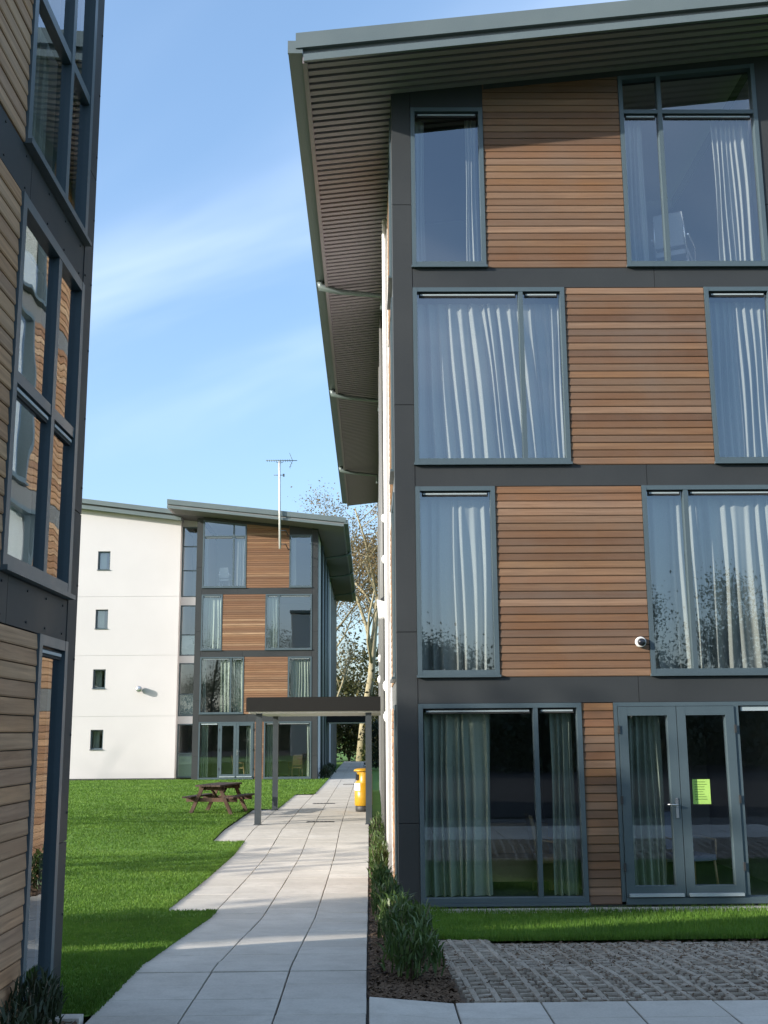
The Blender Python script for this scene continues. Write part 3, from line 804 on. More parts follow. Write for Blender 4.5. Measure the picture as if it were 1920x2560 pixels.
plank_panel(FL, lb, 1.20, UE, LS[3] - .03, LH[3], M['weathered'], pitch=.108)
mb = MB(); FL.rect(mb, UE, 14, .1, 11.6, -.25, .0); FL.rect(mb, .0, UE, LH[3] + .004, 11.6, -.25, -.001)
mb.box(LX_ - 3.9, LX_ - .26, LY_ - .25, LY_, .1, 11.5); mb.box(LX_ - 4.1, LX_ - 3.85, LY_ - 14, LY_ - .26, .1, 11.5); mb.box(LX_ - 3.84, LX_ - .26, LY_ - 14, LY_ - 13.8, .1, 11.5)
obj('render_wall', mb, M['render'], lb)
mb = MB(); mb.box(LX_ - 4.2, LX_ + .25, LY_ - 14.3, LY_ + .05, 11.61, 11.85); obj('roof', mb, M['roof_metal'], lb)
im = MB(); fm = MB()
for k in range(4):
    FL.rect(im, .26, 4, LS[k] - .12, LS[k] - .06, -3.7, -.26); FL.rect(im, .26, 4, LS[k] - .1, LH[k] + .1, -3.8, -3.7)
    FL.rect(im, 3.9, 4, LS[k] - .1, LH[k] + .1, -3.7, -.26); FL.rect(im, .255, .262, LS[k] - .1, LH[k] + .1, -3.7, -.252)
    FL.rect(im, .26, 4, LH[k] + .1, LH[k] + .2, -3.7, -.26)
obj('interior', im, M['interior'], lb)
mb = MB(); FL.rect(mb, .262, UE, .05, LS[0] - .105, -.25, -.01); obj('plinth', mb, M['plinth'], lb)

# ================================================================== curtains
c = curtain
c(FR, 'slim cream curtain gathered at right of narrow top-storey window, near block', UL + .77, N1 - .09, SILL[3] + .06, HEAD[3] - .08, folds=4, amp=.03, seed=1)
c(FR, 'thin blue-grey curtain edge at left of narrow top-storey window, near block', UL + .06, UL + .19, SILL[3] + .06, HEAD[3] - .1, folds=2, amp=.03, seed=2)
c(FR, 'curtain gathered at left of wide top-storey window, near block', N2 + .06, N2 + .34, SILL[3] + .06, 10.58, folds=4, amp=.04, seed=3)
c(FR, 'wide loose curtain gathered at right of wide top-storey window, near block', UR - .62, UR - .07, SILL[3] + .06, 10.6, folds=7, amp=.05, seed=4)
c(FR, 'pale rumpled curtain drawn right across wide third-storey window, near block', UL + .05, W1 - .06, SILL[2] + .05, HEAD[2] - .16, folds=15, amp=.05, seed=5, slant=.25)
c(FR, 'pale curtain drawn in narrow third-storey window by right edge, near block', W2 + .05, UR - .05, SILL[2] + .05, HEAD[2] - .14, folds=9, amp=.04, seed=6)
c(FR, 'pale curtain drawn in narrow second-storey window at corner, near block', UL + .05, N1 - .04, SILL[1] + .05, HEAD[1] - .13, folds=7, amp=.035, seed=7)
c(FR, 'cream pleated curtain drawn across wide second-storey window, near block', N2 + .05, UR - .05, SILL[1] + .05, HEAD[1] - .13, folds=12, amp=.045, seed=8)
c(FR, 'grey-green curtain hanging in left half of big ground-floor window, near block', UL + .06, 1.17, SILL[0] + .06, HEAD[0] - .1, folds=8, amp=.055, seed=9, mat='curtain_green')
c(FR, 'narrow curtain pulled aside in right light of big ground-floor window, near block', 1.93, 2.22, SILL[0] + .06, HEAD[0] - .1, folds=4, amp=.05, seed=10, mat='curtain_green')
c(FR, 'dim curtain behind left leaf of the glazed doors, near block', 2.86, 3.34, SILL[0] + .06, HEAD[0] - .1, folds=6, amp=.05, seed=11, mat='curtain_green')
D = lambda s, z: s + BZ
bz = lambda k: (SILL[k] + BZ + .06, HEAD[k] + BZ - .1)
def cb2(label, u0, u1, k, folds, seed, mat='curtain_green'):
    z0, z1 = bz(k); c(FB, label, u0, u1, z0, z1, folds=folds, amp=.05, seed=seed, mat=mat)
cb2('bright curtain at right side of wide top-storey window, distant block', N2 + .06, N2 + .42, 3, 4, 21, 'curtain')
cb2('bright curtain at left side of wide top-storey window, distant block', UR - .22, UR - .06, 3, 2, 22, 'curtain')
cb2('thin curtain edge in narrow top-storey window, distant block', N1 - .3, N1 - .1, 3, 2, 23, 'curtain')
cb2('curtain drawn in narrow third-storey window, distant block', W2 + .05, UR - .05, 2, 8, 24)
cb2('curtain at left of wide third-storey window, distant block', 1.72, W1 - .05, 2, 5, 25)
cb2('curtain drawn over right part of wide second-storey window, distant block', N2 + .06, N2 + 1.05, 1, 8, 26)
cb2('curtain edge at left of wide second-storey window, distant block', UR - .26, UR - .06, 1, 2, 27, 'curtain')
cb2('curtain drawn in narrow second-storey window, distant block', UL + .06, N1 - .04, 1, 8, 28)
cb2('curtain at left end of ground-floor doors, distant block', UR - .4, UR - .08, 0, 4, 29)
cb2('curtain beside right leaf of ground-floor doors, distant block', 2.88, 3.1, 0, 3, 30)
cb2('curtain at left of ground-floor picture window, distant block', W1 - .4, W1 - .08, 0, 4, 31)
cb2('thin curtain at right of ground-floor picture window, distant block', UL + .07, UL + .2, 0, 2, 32)
c(FL, 'curtain behind narrow pane of third-storey window in left block', .95, 1.2, LS[2] + .06, LH[2] - .1, folds=4, amp=.04, seed=41)
c(FL, 'curtain at outer edge of third-storey window in left block', 1.45, 1.72, LS[2] + .06, LH[2] - .1, folds=4, amp=.04, seed=42, mat='curtain_green')

# ================================================================== furniture seen through the glass
def make_chair(loc, rot, label, seat_mat='chair_blue', leg_mat='chair_wood', arms=True, group=None):
    t = thing('chair', (0, 0, 0), label, 'chair', group)
    s = MB(); s.box(-.24, .24, -.24, .24, .40, .47); obj('seat', s, M[seat_mat], t)
    b = MB(); b.prism([(-.22, .20, .52), (.22, .20, .52), (.20, .29, .98), (-.20, .29, .98)], (0, 0, 0), (0, .05, .01)); obj('backrest', b, M[seat_mat], t)
    for sx_ in (-1, 1):
        for sy_ in (-1, 1):
            l = MB(); l.tube([(sx_ * .22, sy_ * .22, .40), (sx_ * .24, sy_ * .25, 0)], .018, 6); obj('leg', l, M[leg_mat], t)
        u = MB(); u.tube([(sx_ * .22, .24, .38), (sx_ * .2, .31, .95)], .014, 6); obj('back_post', u, M[leg_mat], t)
        if arms:
            a = MB(); a.tube([(sx_ * .26, -.2, .42), (sx_ * .27, -.2, .65), (sx_ * .25, .24, .68)], .016, 6); obj('armrest', a, M[leg_mat], t)
    t.location = loc; t.rotation_euler = (0, 0, rot)
    return t
make_chair((RX + 4.05, RY + .75, SILL[3] - .02), R_(155), 'pale padded armchair behind wide top-storey window, near block', 'chair_grey', 'silver')
make_chair((RX + 3.85, RY + 1.0, SILL[0] - .02), R_(20), 'chair standing behind glazed doors with the lime notice', 'chair_blue', 'chair_wood')
make_chair((RX + 2.05, RY + .95, SILL[0] - .02), R_(90), 'wooden armchair behind right light of big ground-floor window', 'chair_wood', 'chair_wood')
make_chair((BX - 3.5, BY + 1.0, SILL[0] + BZ - .02), R_(100), 'pale chair behind glazed doors of distant block', 'chair_wood', 'chair_wood')
make_chair((BX - 1.0, BY + 1.1, SILL[0] + BZ - .02), R_(200), 'pale chair behind ground-floor picture window of distant block', 'chair_wood', 'chair_wood')
make_chair((BX - 4.2, BY + .9, SILL[3] + BZ - .02), R_(170), 'pale chair behind wide top-storey window of distant block', 'chair_grey', 'silver')
sf = thing('sofa', (RX + 1.35, RY + 1.5, SILL[0] - .02), 'low sofa deep in the room behind big ground-floor window', 'sofa')
o_ = WO[sf.name]
s = MB(); s.box(o_.x - .75, o_.x + .75, o_.y - .35, o_.y + .3, o_.z + .12, o_.z + .42); obj('seat', s, M['chair_wood'], sf)
s = MB(); s.box(o_.x - .75, o_.x + .75, o_.y + .18, o_.y + .38, o_.z + .424, o_.z + .82); obj('backrest', s, M['chair_wood'], sf)
for q in (-.7, .7):
    s = MB(); s.box(o_.x + q - .03, o_.x + q + .03, o_.y - .3, o_.y - .24, o_.z, o_.z + .118); obj('leg', s, M['chair_wood'], sf)
for lx_, by, bx in ((RX + 3.45, RY + .62, 'near'),):
    dk = thing('desk', (lx_, by + .5, SILL[3] - .02), 'slim white desk frame left of armchair behind wide top-storey window', 'desk'); o_ = WO[dk.name]
    s = MB(); s.box(o_.x - .28, o_.x + .22, o_.y - .3, o_.y + .3, o_.z + .70, o_.z + .73); obj('table_top', s, M['white'], dk)
    for q in (-.25, .19):
        s = MB(); s.box(o_.x + q - .02, o_.x + q + .02, o_.y - .28, o_.y - .24, o_.z, o_.z + .70); obj('leg', s, M['white'], dk)

# ================================================================== fittings on the buildings
z_ = SILL[0] + 1.12
nm = MB(); nm.box(RX + 3.665, RX + 3.885, RY + .026, RY + .029, z_ + .02, z_ + .32)
no = tag(obj('notice', nm, M['notice'], None, (RX + 3.775, RY + .028, z_ + .02)), 'lime green paper notice stuck on glazed door of near block', 'notice')
pm = MB()
for k in range(8): pm.box(RX + 3.69, RX + 3.69 + random.uniform(.1, .17), RY + .0245, RY + .0255, z_ + .285 - .03 * k, z_ + .293 - .03 * k)
obj('print', pm, M['ink'], no)

cc_ = Vector((3.44, RY - .013, 3.20))
sc = thing('security_camera', cc_, 'small white dome security camera on cedar boards beside second-storey window', 'security camera')
mb = MB().lathe([(.066, 0), (.069, .012), (.066, .05), (.058, .062), (.05, .058)], (0, 0, 0), 24).map(lambda p: Vector((p.x, -p.z, p.y)) + cc_); obj('housing', mb, M['white'], sc)
mb = MB().lathe([(.05, .05), (.05, .062), (.044, .083), (.028, .099), (.008, .106)], (0, 0, 0), 20).map(lambda p: Vector((p.x + .006, -p.z, p.y - .004)) + cc_); obj('dome', mb, M['lens'], sc)

wc = Vector((-10.22, WY - .0, 4.07))
wl = thing('wall_light', wc, 'silver round flood lamp on white rendered wall of distant block', 'wall light')
mb = MB(); mb.tube([wc, wc + Vector((0, -.1, 0))], .05, 10); obj('bracket', mb, M['silver'], wl)
mb = MB().lathe([(.09, 0), (.135, .01), (.14, .18), (.11, .22), (.04, .23)], (0, 0, 0), 18).map(lambda p: Vector((p.x, -p.z - .1, p.y)) + wc); obj('lamp_head', mb, M['silver'], wl)

def bulkhead(y, z, label, sz=.09):
    q = Vector((RX, y, z)); t = thing('wall_lamp', q, label, 'wall lamp', 'lamps on the side wall of the near block')
    b = MB(); b.box(q.x - .03, q.x - .001, y - sz, y + sz, z - sz, z + sz); obj('base', b, M['silver'], t)
    d = MB().lathe([(sz * .95, 0), (sz * .95, .03), (sz * .7, .075), (sz * .25, .095)], (0, 0, 0), 14).map(lambda p: Vector((-p.z - .03, p.x, p.y)) + q); obj('diffuser', d, M['white'], t)
bulkhead(19.6, 5.85, 'small white lamp on side wall, high beside third storey')
bulkhead(19.2, 5.05, 'small white lamp on side wall, just above floodlight')
bulkhead(18.6, 2.85, 'white lamp on side wall just above the canopy line', .11)
bulkhead(18.2, 2.35, 'white lamp on side wall below canopy roof level', .11)
bulkhead(29.5, 4.0, 'upper white lamp on grey cladding above canopy', .12)
bulkhead(31.5, 3.55, 'lower white lamp on grey cladding above canopy', .12)
q = Vector((RX, 18.2, 4.12))
fl = thing('floodlight', q, 'white floodlight on triangular bracket fixed to side wall of near block', 'floodlight')
b = MB(); b.prism([(q.x - .001, q.y - .05, q.z + .22), (q.x - .001, q.y - .05, q.z - .25), (q.x - .16, q.y - .05, q.z + .12)], (0, 0, 0), (0, .1, 0)); obj('bracket', b, M['panel'], fl)
b = MB(); b.prism([(q.x - .22, q.y - .14, q.z + .1), (q.x - .09, q.y - .14, q.z + .06), (q.x - .06, q.y - .14, q.z - .18), (q.x - .19, q.y - .14, q.z - .20)], (0, 0, 0), (0, .26, 0)); obj('lamp_head', b, M['white'], fl)

# aerial on the distant block
A0 = Vector((-3.86, 47.9, 0))
an = thing('television_aerial', A0 + Vector((0, 0, 9.95)), 'tall pale mast with television aerial fixed to front of distant block', 'aerial')
mb = MB().tube([A0 + Vector((0, 0, 9.95)), A0 + Vector((-.06, 0, 13.85))], .048, 8); obj('mast', mb, M['galv'], an)
for zb in (10.15, 10.75):
    mb = MB(); mb.tube([A0 + Vector((0, 0, zb)), A0 + Vector((.25, 0, zb)), A0 + Vector((.25, 1.39, zb))], .022, 6); obj('bracket', mb, M['steel_post'], an)
mb = MB(); zb = 13.87
mb.tube([A0 + Vector((-.66, .02, zb + .02)), A0 + Vector((.72, -.02, zb))], .016, 6)
for k in range(11): 
    x = -.6 + k * .1; hh = .05 + .004 * k
    mb.tube([A0 + Vector((x, -.17 - .008 * k, zb)), A0 + Vector((x, .17 + .008 * k, zb))], .009, 5)
    mb.tube([A0 + Vector((x, 0, zb - .035)), A0 + Vector((x, 0, zb + .035))], .011, 5)
bo = obj('boom', mb, M['roof_metal'], an)
mb = MB()
for sgn in (1, -1):
    mb.tube([A0 + Vector((.52, 0, zb)), A0 + Vector((.40, 0, zb + sgn * .30))], .011, 5)
    for q_ in (.35, .7, 1): mb.tube([A0 + Vector((.52 - .12 * q_, -.2, zb + sgn * .30 * q_)), A0 + Vector((.52 - .12 * q_, .2, zb + sgn * .30 * q_))], .009, 5)
obj('reflector', mb, M['roof_metal'], an)
mb = MB(); mb.tube([A0 + Vector((-.2, 0, zb - .06)), A0 + Vector((-.06, 0, zb - .12)), A0 + Vector((.1, 0, zb - .06))], .012, 5); obj('clamp', mb, M['roof_metal'], an)
mb = MB(); mb.tube([A0 + Vector((-.3, 0, 13.22)), A0 + Vector((.14, 0, 13.22))], .014, 6); mb.box(A0.x + .1, A0.x + .17, A0.y - .05, A0.y + .05, 13.16, 13.27); obj('amplifier', mb, M['steel_post'], an)

# ================================================================== canopies
def canopy(x0, x1, y0, y1, zb, zt, posts, label, zg):
    t = thing('canopy', ((x0 + x1) / 2, y0, zg), label, 'canopy')
    mb = MB(); mb.box(x0, x1, y0, y0 + .05, zb, zt); mb.box(x0, x1, y1 - .05, y1, zb, zt); mb.box(x0, x0 + .05, y0 + .051, y1 - .051, zb, zt); mb.box(x1 - .05, x1, y0 + .051, y1 - .051, zb, zt)
    obj('fascia', mb, M['canopy_paint'], t)
    mb = MB(); mb.box(x0 + .02, x1, y0 + .02, y1 - .02, zt - .03, zt + .012); obj('roof', mb, M['canopy_paint'], t)
    mb = MB(); mb.box(x0 + .051, x1 - .051, y0 + .051, y1 - .051, zb - .035, zb + .03); obj('soffit', mb, M['white_soffit'], t)
    for px, py in posts:
        mb = MB(); mb.box(px - .068, px + .068, py - .068, py + .068, gf(py) - .02, zb - .036); p_ = obj('post', mb, M['steel_post'], t, (px, py, gf(py)))
        fm_ = MB(); fm_.box(px - .085, px + .085, py - .085, py + .085, gf(py) + .0, gf(py) + .012); obj('foot_plate', fm_, M['steel_post'], p_)
    return t
canopy(-2.72, .325, 25.0, 30.1, 2.57, 2.87, [(-2.46, 25.3), (-2.46, 29.8), (-.03, 25.2), (-.03, 29.6)], 'grey flat-roofed canopy on slim posts spanning the paved path', .15)
canopy(-2.2, -.0, 58.5, 62, 2.62, 3.0, [(-.1, 58.7), (-.1, 61.7)], 'dark far canopy over side entrance of the distant block', .13)

# ================================================================== yellow bin
bc = Vector((-.17, 29.0, gf(29.0)))
yb = thing('litter_bin', bc, 'yellow plastic litter bin with hooded opening beside canopy post', 'litter bin')
mb = MB().lathe([(.185, 0), (.20, .02), (.20, .13), (.19, .14)], bc, 22); obj('base', mb, M['black'], yb)
prof = [(.205, .142), (.222, .16), (.222, .70)]
mb = MB().lathe(prof, bc, 22); obj('body', mb, M['yellow'], yb)
# hood: a cylinder whose left front is cut away for the mouth
hd = MB(); seg = 22
for zz in (.70, .78, .90, .985):
    for k in range(seg):
        an_ = 2 * math.pi * k / seg; cut = max(0, math.cos(an_ - math.pi * 1.08)) ** 1.3
        rr = .222 - (.085 * cut if zz in (.78, .90) else (.02 * cut if zz > .95 else 0)) - (.02 if zz > .95 else 0)
        hd.v.append((bc.x + rr * math.cos(an_), bc.y + rr * math.sin(an_), bc.z + zz))
for i in range(3):
    for k in range(seg): hd.smooth.add(len(hd.f)); hd.f.append((i * seg + k, i * seg + (k + 1) % seg, (i + 1) * seg + (k + 1) % seg, (i + 1) * seg + k))
obj('hood', hd, M['yellow'], yb)
mo = MB(); mo.box(bc.x - .19, bc.x - .12, bc.y - .12, bc.y + .1, bc.z + .77, bc.z + .91); obj('opening', mo, M['black'], yb)
lid = MB().lathe([(.232, .986), (.235, 1.0), (.22, 1.03), (.15, 1.055), (.04, 1.062)], bc + Vector((-.01, 0, 0)), 22); obj('lid', lid, M['yellow'], yb)
st = MB()
for k in range(6):
    a0, a1 = math.pi * (1.02 + .06 * k), math.pi * (1.02 + .06 * (k + 1)); r_ = .2235
    st.poly([(bc.x + r_ * math.cos(a0), bc.y + r_ * math.sin(a0), bc.z + .52), (bc.x + r_ * math.cos(a1), bc.y + r_ * math.sin(a1), bc.z + .52), (bc.x + r_ * math.cos(a1), bc.y + r_ * math.sin(a1), bc.z + .70), (bc.x + r_ * math.cos(a0), bc.y + r_ * math.sin(a0), bc.z + .70)], [(0, 1, 2, 3)])
obj('label_sticker', st, M['white'], yb)

# ================================================================== picnic table
pt = thing('picnic_table', (0, 0, 0), 'weathered brown picnic table with attached benches on the lawn', 'picnic table')
L_ = 1.65
for k in range(5):
    x = -.27 + .135 * k; mb = MB(); mb.box(x - .064, x + .064, -L_ / 2, L_ / 2, .70, .74); obj('plank', mb, M['table_top'], pt)
for sx_ in (-1, 1):
    for k in range(2):
        x = sx_ * (.50 + .125 * k); mb = MB(); mb.box(x - .059, x + .059, -L_ / 2, L_ / 2, .415, .455); obj('bench_plank', mb, M['table_top'], pt)
for yy in (-.58, .58):
    for sx_ in (-1, 1):
        mb = MB(); mb.prism([(sx_ * .17, yy, .70), (sx_ * .27, yy, .70), (sx_ * .60, yy, 0), (sx_ * .50, yy, 0)], (0, -.022, 0), (0, .022, 0)); obj('leg', mb, M['table_leg'], pt)
    mb = MB(); mb.box(-.68, .68, yy + .024, yy + .066, .315, .413); obj('bench_bearer', mb, M['table_leg'], pt)
    mb = MB(); mb.box(-.34, .34, yy + .024, yy + .064, .60, .698); obj('top_bearer', mb, M['table_leg'], pt)
    mb = MB(); mb.tube([(0, yy + (.06 if yy < 0 else -.06), .60), (0, yy * .2, .40)], .03, 4); obj('brace', mb, M['table_leg'], pt)
pt.scale = (.95, .95, .95); pt.location = (-3.72, 28.4, gf(28.5, -3.7) + .0); pt.rotation_euler = (0, 0, R_(-13))

# drain covers and fallen leaf bits
for (x, y, w, d, lab) in ((-1.12, 25.9, .62, .26, 'dark rectangular drain grating in path just under canopy front'), (-1.3, 32.3, .62, .3, 'dark rectangular drain grating in path beyond the canopy'), (-.75, 44.5, .6, .4, 'small access cover in shaded path beside distant block')):
    t = thing('drain_cover', (x, y, gf(y)), lab, 'drain cover', None)
    mb = MB(); mb.box(x - w / 2, x + w / 2, y - d / 2, y + d / 2, gf(y) - .01, gf(y) + .006); obj('frame', mb, M['drain'], t)
    mb = MB()
    for k in range(6): mb.box(x - w / 2 + .03 + k * (w - .06) / 6, x - w / 2 + .03 + (k + .6) * (w - .06) / 6, y - d / 2 + .03, y + d / 2 - .03, gf(y) + .0065, gf(y) + .011)
    obj('grating', mb, M['black'], t)

# ================================================================== planting
def blades(n, pos, h, w, lean, name, mat, parent=None, curve=.5):
    """n narrow leaves: pos (n,3), h, w, lean arrays"""
    a = rng.uniform(0, 2 * np.pi, n); b = rng.uniform(0, 2 * np.pi, n)
    dx, dy = np.cos(a) * lean * h, np.sin(a) * lean * h
    px, py = np.cos(b) * w, np.sin(b) * w
    base = pos; mid = base + np.stack([dx * .35, dy * .35, h * .55], -1); tip = base + np.stack([dx, dy, h * (1 - .35 * lean)], -1)
    side = np.stack([px, py, np.zeros(n)], -1)
    V = np.stack([base - side * .5, base + side * .5, mid + side * .6, mid - side * .6, tip], 1).reshape(-1, 3)
    i = np.arange(n)[:, None] * 5
    F = np.concatenate([i + np.array([[0, 1, 2]]), i + np.array([[0, 2, 3]]), i + np.array([[3, 2, 4]])])
    return quad_mesh(name, V, F, mat)
def tri_grass(n, X, Y, hs, ws, name, mat, dz=.012):
    a = rng.uniform(0, 2 * np.pi, n); Z = g(Y, X) + dz - .004
    l = rng.uniform(.0, .55, n) * hs; b = rng.uniform(0, 2 * np.pi, n)
    base = np.stack([X, Y, Z], -1); side = np.stack([np.cos(a) * ws, np.sin(a) * ws, 0 * a], -1) * .5
    tip = base + np.stack([np.cos(b) * l, np.sin(b) * l, hs], -1)
    V = np.stack([base - side, base + side, tip], 1).reshape(-1, 3)
    return quad_mesh(name, V, np.arange(3 * n).reshape(-1, 3), mat)
n = 300000
t_ = rng.uniform(0, 1, n); Ya = 7.78 * (50 / 7.78) ** (t_ ** 1.0)
pl_ = np.vectorize(path_left)(Ya)
xl = np.maximum(-.33 * Ya - 1.0, -16); Xa = xl + (pl_ - xl) * rng.uniform(0, 1, n)
over_ = rng.uniform(0, 1, n) < .05; Xa = np.where(over_, pl_ + rng.uniform(-.1, .03, n), Xa)
ok = ~((Xa < -2.25) & (Ya < 8.45)) & (Xa < pl_ + .04); Xa, Ya = Xa[ok], Ya[ok]
hh = rng.uniform(.014, .032, len(Xa)) * (1 + Ya / 60); ww = rng.uniform(.006, .011, len(Xa)) * (.55 + Ya / 14)
tag(put('grass', tri_grass(len(Xa), Xa, Ya, hh, ww, 'grass', M['grass'])), 'bright green mown grass of the lawn beside the path', 'grass', kind='stuff')
n = 60000
Xb = rng.uniform(.42, 8.5, n); Yb = rng.uniform(11.08, 14.2, n); nf = rng.uniform(0, 1, n) < .2; Yb[nf] = 11.08 + rng.uniform(0, .25, nf.sum())
tag(put('grass', tri_grass(n, Xb, Yb, rng.uniform(.03, .075, n), rng.uniform(.006, .012, n), 'grass', M['grass'], .015)), 'narrow strip of dark green grass along foot of near block', 'grass', kind='stuff')
# grit tufts in the grid pavers
n = 9000
Xb = rng.uniform(.6, 8.5, n); Yb = rng.uniform(8.32, 11.15, n); nb_ = noise_mask = np.sin(Xb * 3.1 + 1) * np.sin(Yb * 2.7) + rng.normal(0, .6, n) > .5
Xb, Yb = Xb[nb_], Yb[nb_]
tag(put('weeds', tri_grass(len(Xb), Xb, Yb, rng.uniform(.02, .045, len(Xb)), rng.uniform(.006, .012, len(Xb)), 'weeds', M['leaf_under'], -.03)), 'sparse dull weeds in the holes of the grid pavers', 'weeds', kind='stuff')
# bark chips
def chips(n, X, Y, name, label, smin=.01, smax=.03, dz=-.012):
    a = rng.uniform(0, np.pi, n); l = rng.uniform(smin, smax, n); w = l * rng.uniform(.25, .6, n)
    Z = g(Y, X) + dz + rng.uniform(0, .012, n); tl_ = rng.normal(0, .25, n)
    ux = np.stack([np.cos(a) * l, np.sin(a) * l, tl_ * l], -1); vx = np.stack([-np.sin(a) * w, np.cos(a) * w, rng.normal(0, .3, n) * w], -1)
    base = np.stack([X, Y, Z], -1); up = np.array([0, 0, .006])
    V = np.stack([base - ux - vx, base + ux - vx, base + ux + vx, base - ux + vx, base + up - ux * .8, base + up + ux * .8], 1).reshape(-1, 3)
    i = np.arange(n)[:, None] * 6
    F = np.concatenate([i + np.array([[0, 1, 5]]), i + np.array([[0, 5, 4]]), i + np.array([[2, 3, 4]]), i + np.array([[2, 4, 5]])])
    return tag(put(name, quad_mesh(name, V, F, M['chip'])), label, 'mulch', kind='stuff')
n = 9000; Y1 = 8.3 + (rng.uniform(0, 1, n) ** 1.6) * 15; X1 = np.where(Y1 < 14.1, rng.uniform(PR + .02, .62, n), rng.uniform(PR + .02, .34, n))
chips(n, X1, Y1, 'mulch', 'brown bark mulch in the bed right of the path')
n = 2500; chips(n, rng.uniform(-2.2, -1.85, n), rng.uniform(4, 7.6, n), 'mulch', 'dark bark mulch in the bed below left block', dz=.004)
n = 2600; chips(n, rng.uniform(.6, 8.3, n), rng.uniform(8.3, 11.15, n), 'grit', 'brown grit scattered over the grid pavers', .006, .02, -.008)

def shrub(x, y, h, r, n, label, mat='leaf_shrub', wid=.02, lean=.55):
    t = thing('shrub', (x, y, gf(y, x)), label, 'shrub', 'shrubs in the planting beds')
    z0 = gf(y, x); sm = MB(); tips = []
    for k in range(9):
        a = random.uniform(0, 6.28); d = random.uniform(.2, 1) * r
        p1 = Vector((x + d * .5 * math.cos(a), y + d * .5 * math.sin(a), z0 + h * .4)); p2 = Vector((x + d * math.cos(a), y + d * math.sin(a), z0 + h * random.uniform(.65, .9)))
        sm.tube([(x + .03 * math.cos(a), y + .03 * math.sin(a), z0 - .03), p1, p2], [.008, .006, .003], 5)
    obj('stem', sm, M['bark'], t)
    a = rng.uniform(0, 2 * np.pi, n); rr = np.sqrt(rng.uniform(0, 1, n)) * r; zz = rng.beta(1.6, 1.5, n)
    env = np.sqrt(np.clip(1 - (zz - .35) ** 2 / .5, .1, 1))
    pos = np.stack([x + rr * env * np.cos(a), y + rr * env * np.sin(a), z0 + zz * h * .82 * (.85 + .3 * rng.uniform(0, 1, n))], -1)
    hl = rng.uniform(.06, .15, n); me = blades(n, pos, hl, rng.uniform(.5, 1, n) * wid, rng.uniform(.15, lean * 1.3, n), 'foliage', M[mat])
    o = put('foliage', me, t, (0, 0, 0))
    return t
where_ = ['nearest the paver corner', 'second along the bed', 'third along the bed', 'fourth along the bed', 'fifth along the bed', 'sixth along the bed', 'seventh along the bed', 'eighth along the bed', 'ninth along the bed', 'tenth along the bed, near the canopy', 'last before the canopy post']
for k, (x, y, h, r) in enumerate([(.32, 8.98, .40, .27), (.33, 9.75, .46, .27), (.28, 10.6, .48, .25), (.24, 11.5, .50, .22), (.2, 12.5, .50, .2), (.15, 13.6, .56, .17), (.13, 14.9, .56, .16), (.12, 16.2, .58, .16), (.12, 17.6, .58, .16), (.12, 19.4, .6, .16), (.13, 21.4, .6, .16)]):
    shrub(x, y, h * random.uniform(.7, 1.08), r * .88, 400 if y < 14 else 320, 'dark green narrow-leaved shrub, ' + where_[k], wid=.021, lean=.75)
for k, (x, y, h, r) in enumerate([(-2.05, 7.25, .38, .17), (-2.0, 6.5, .36, .24), (-2.08, 7.65, .22, .11)]):
    shrub(x, y, h, r, 300, ['strappy dark shrub at foot of left block window', 'dark shrub below boards at lower left corner', 'small dark shrub at very corner of left block'][k], 'leaf_dark', .017, .7)

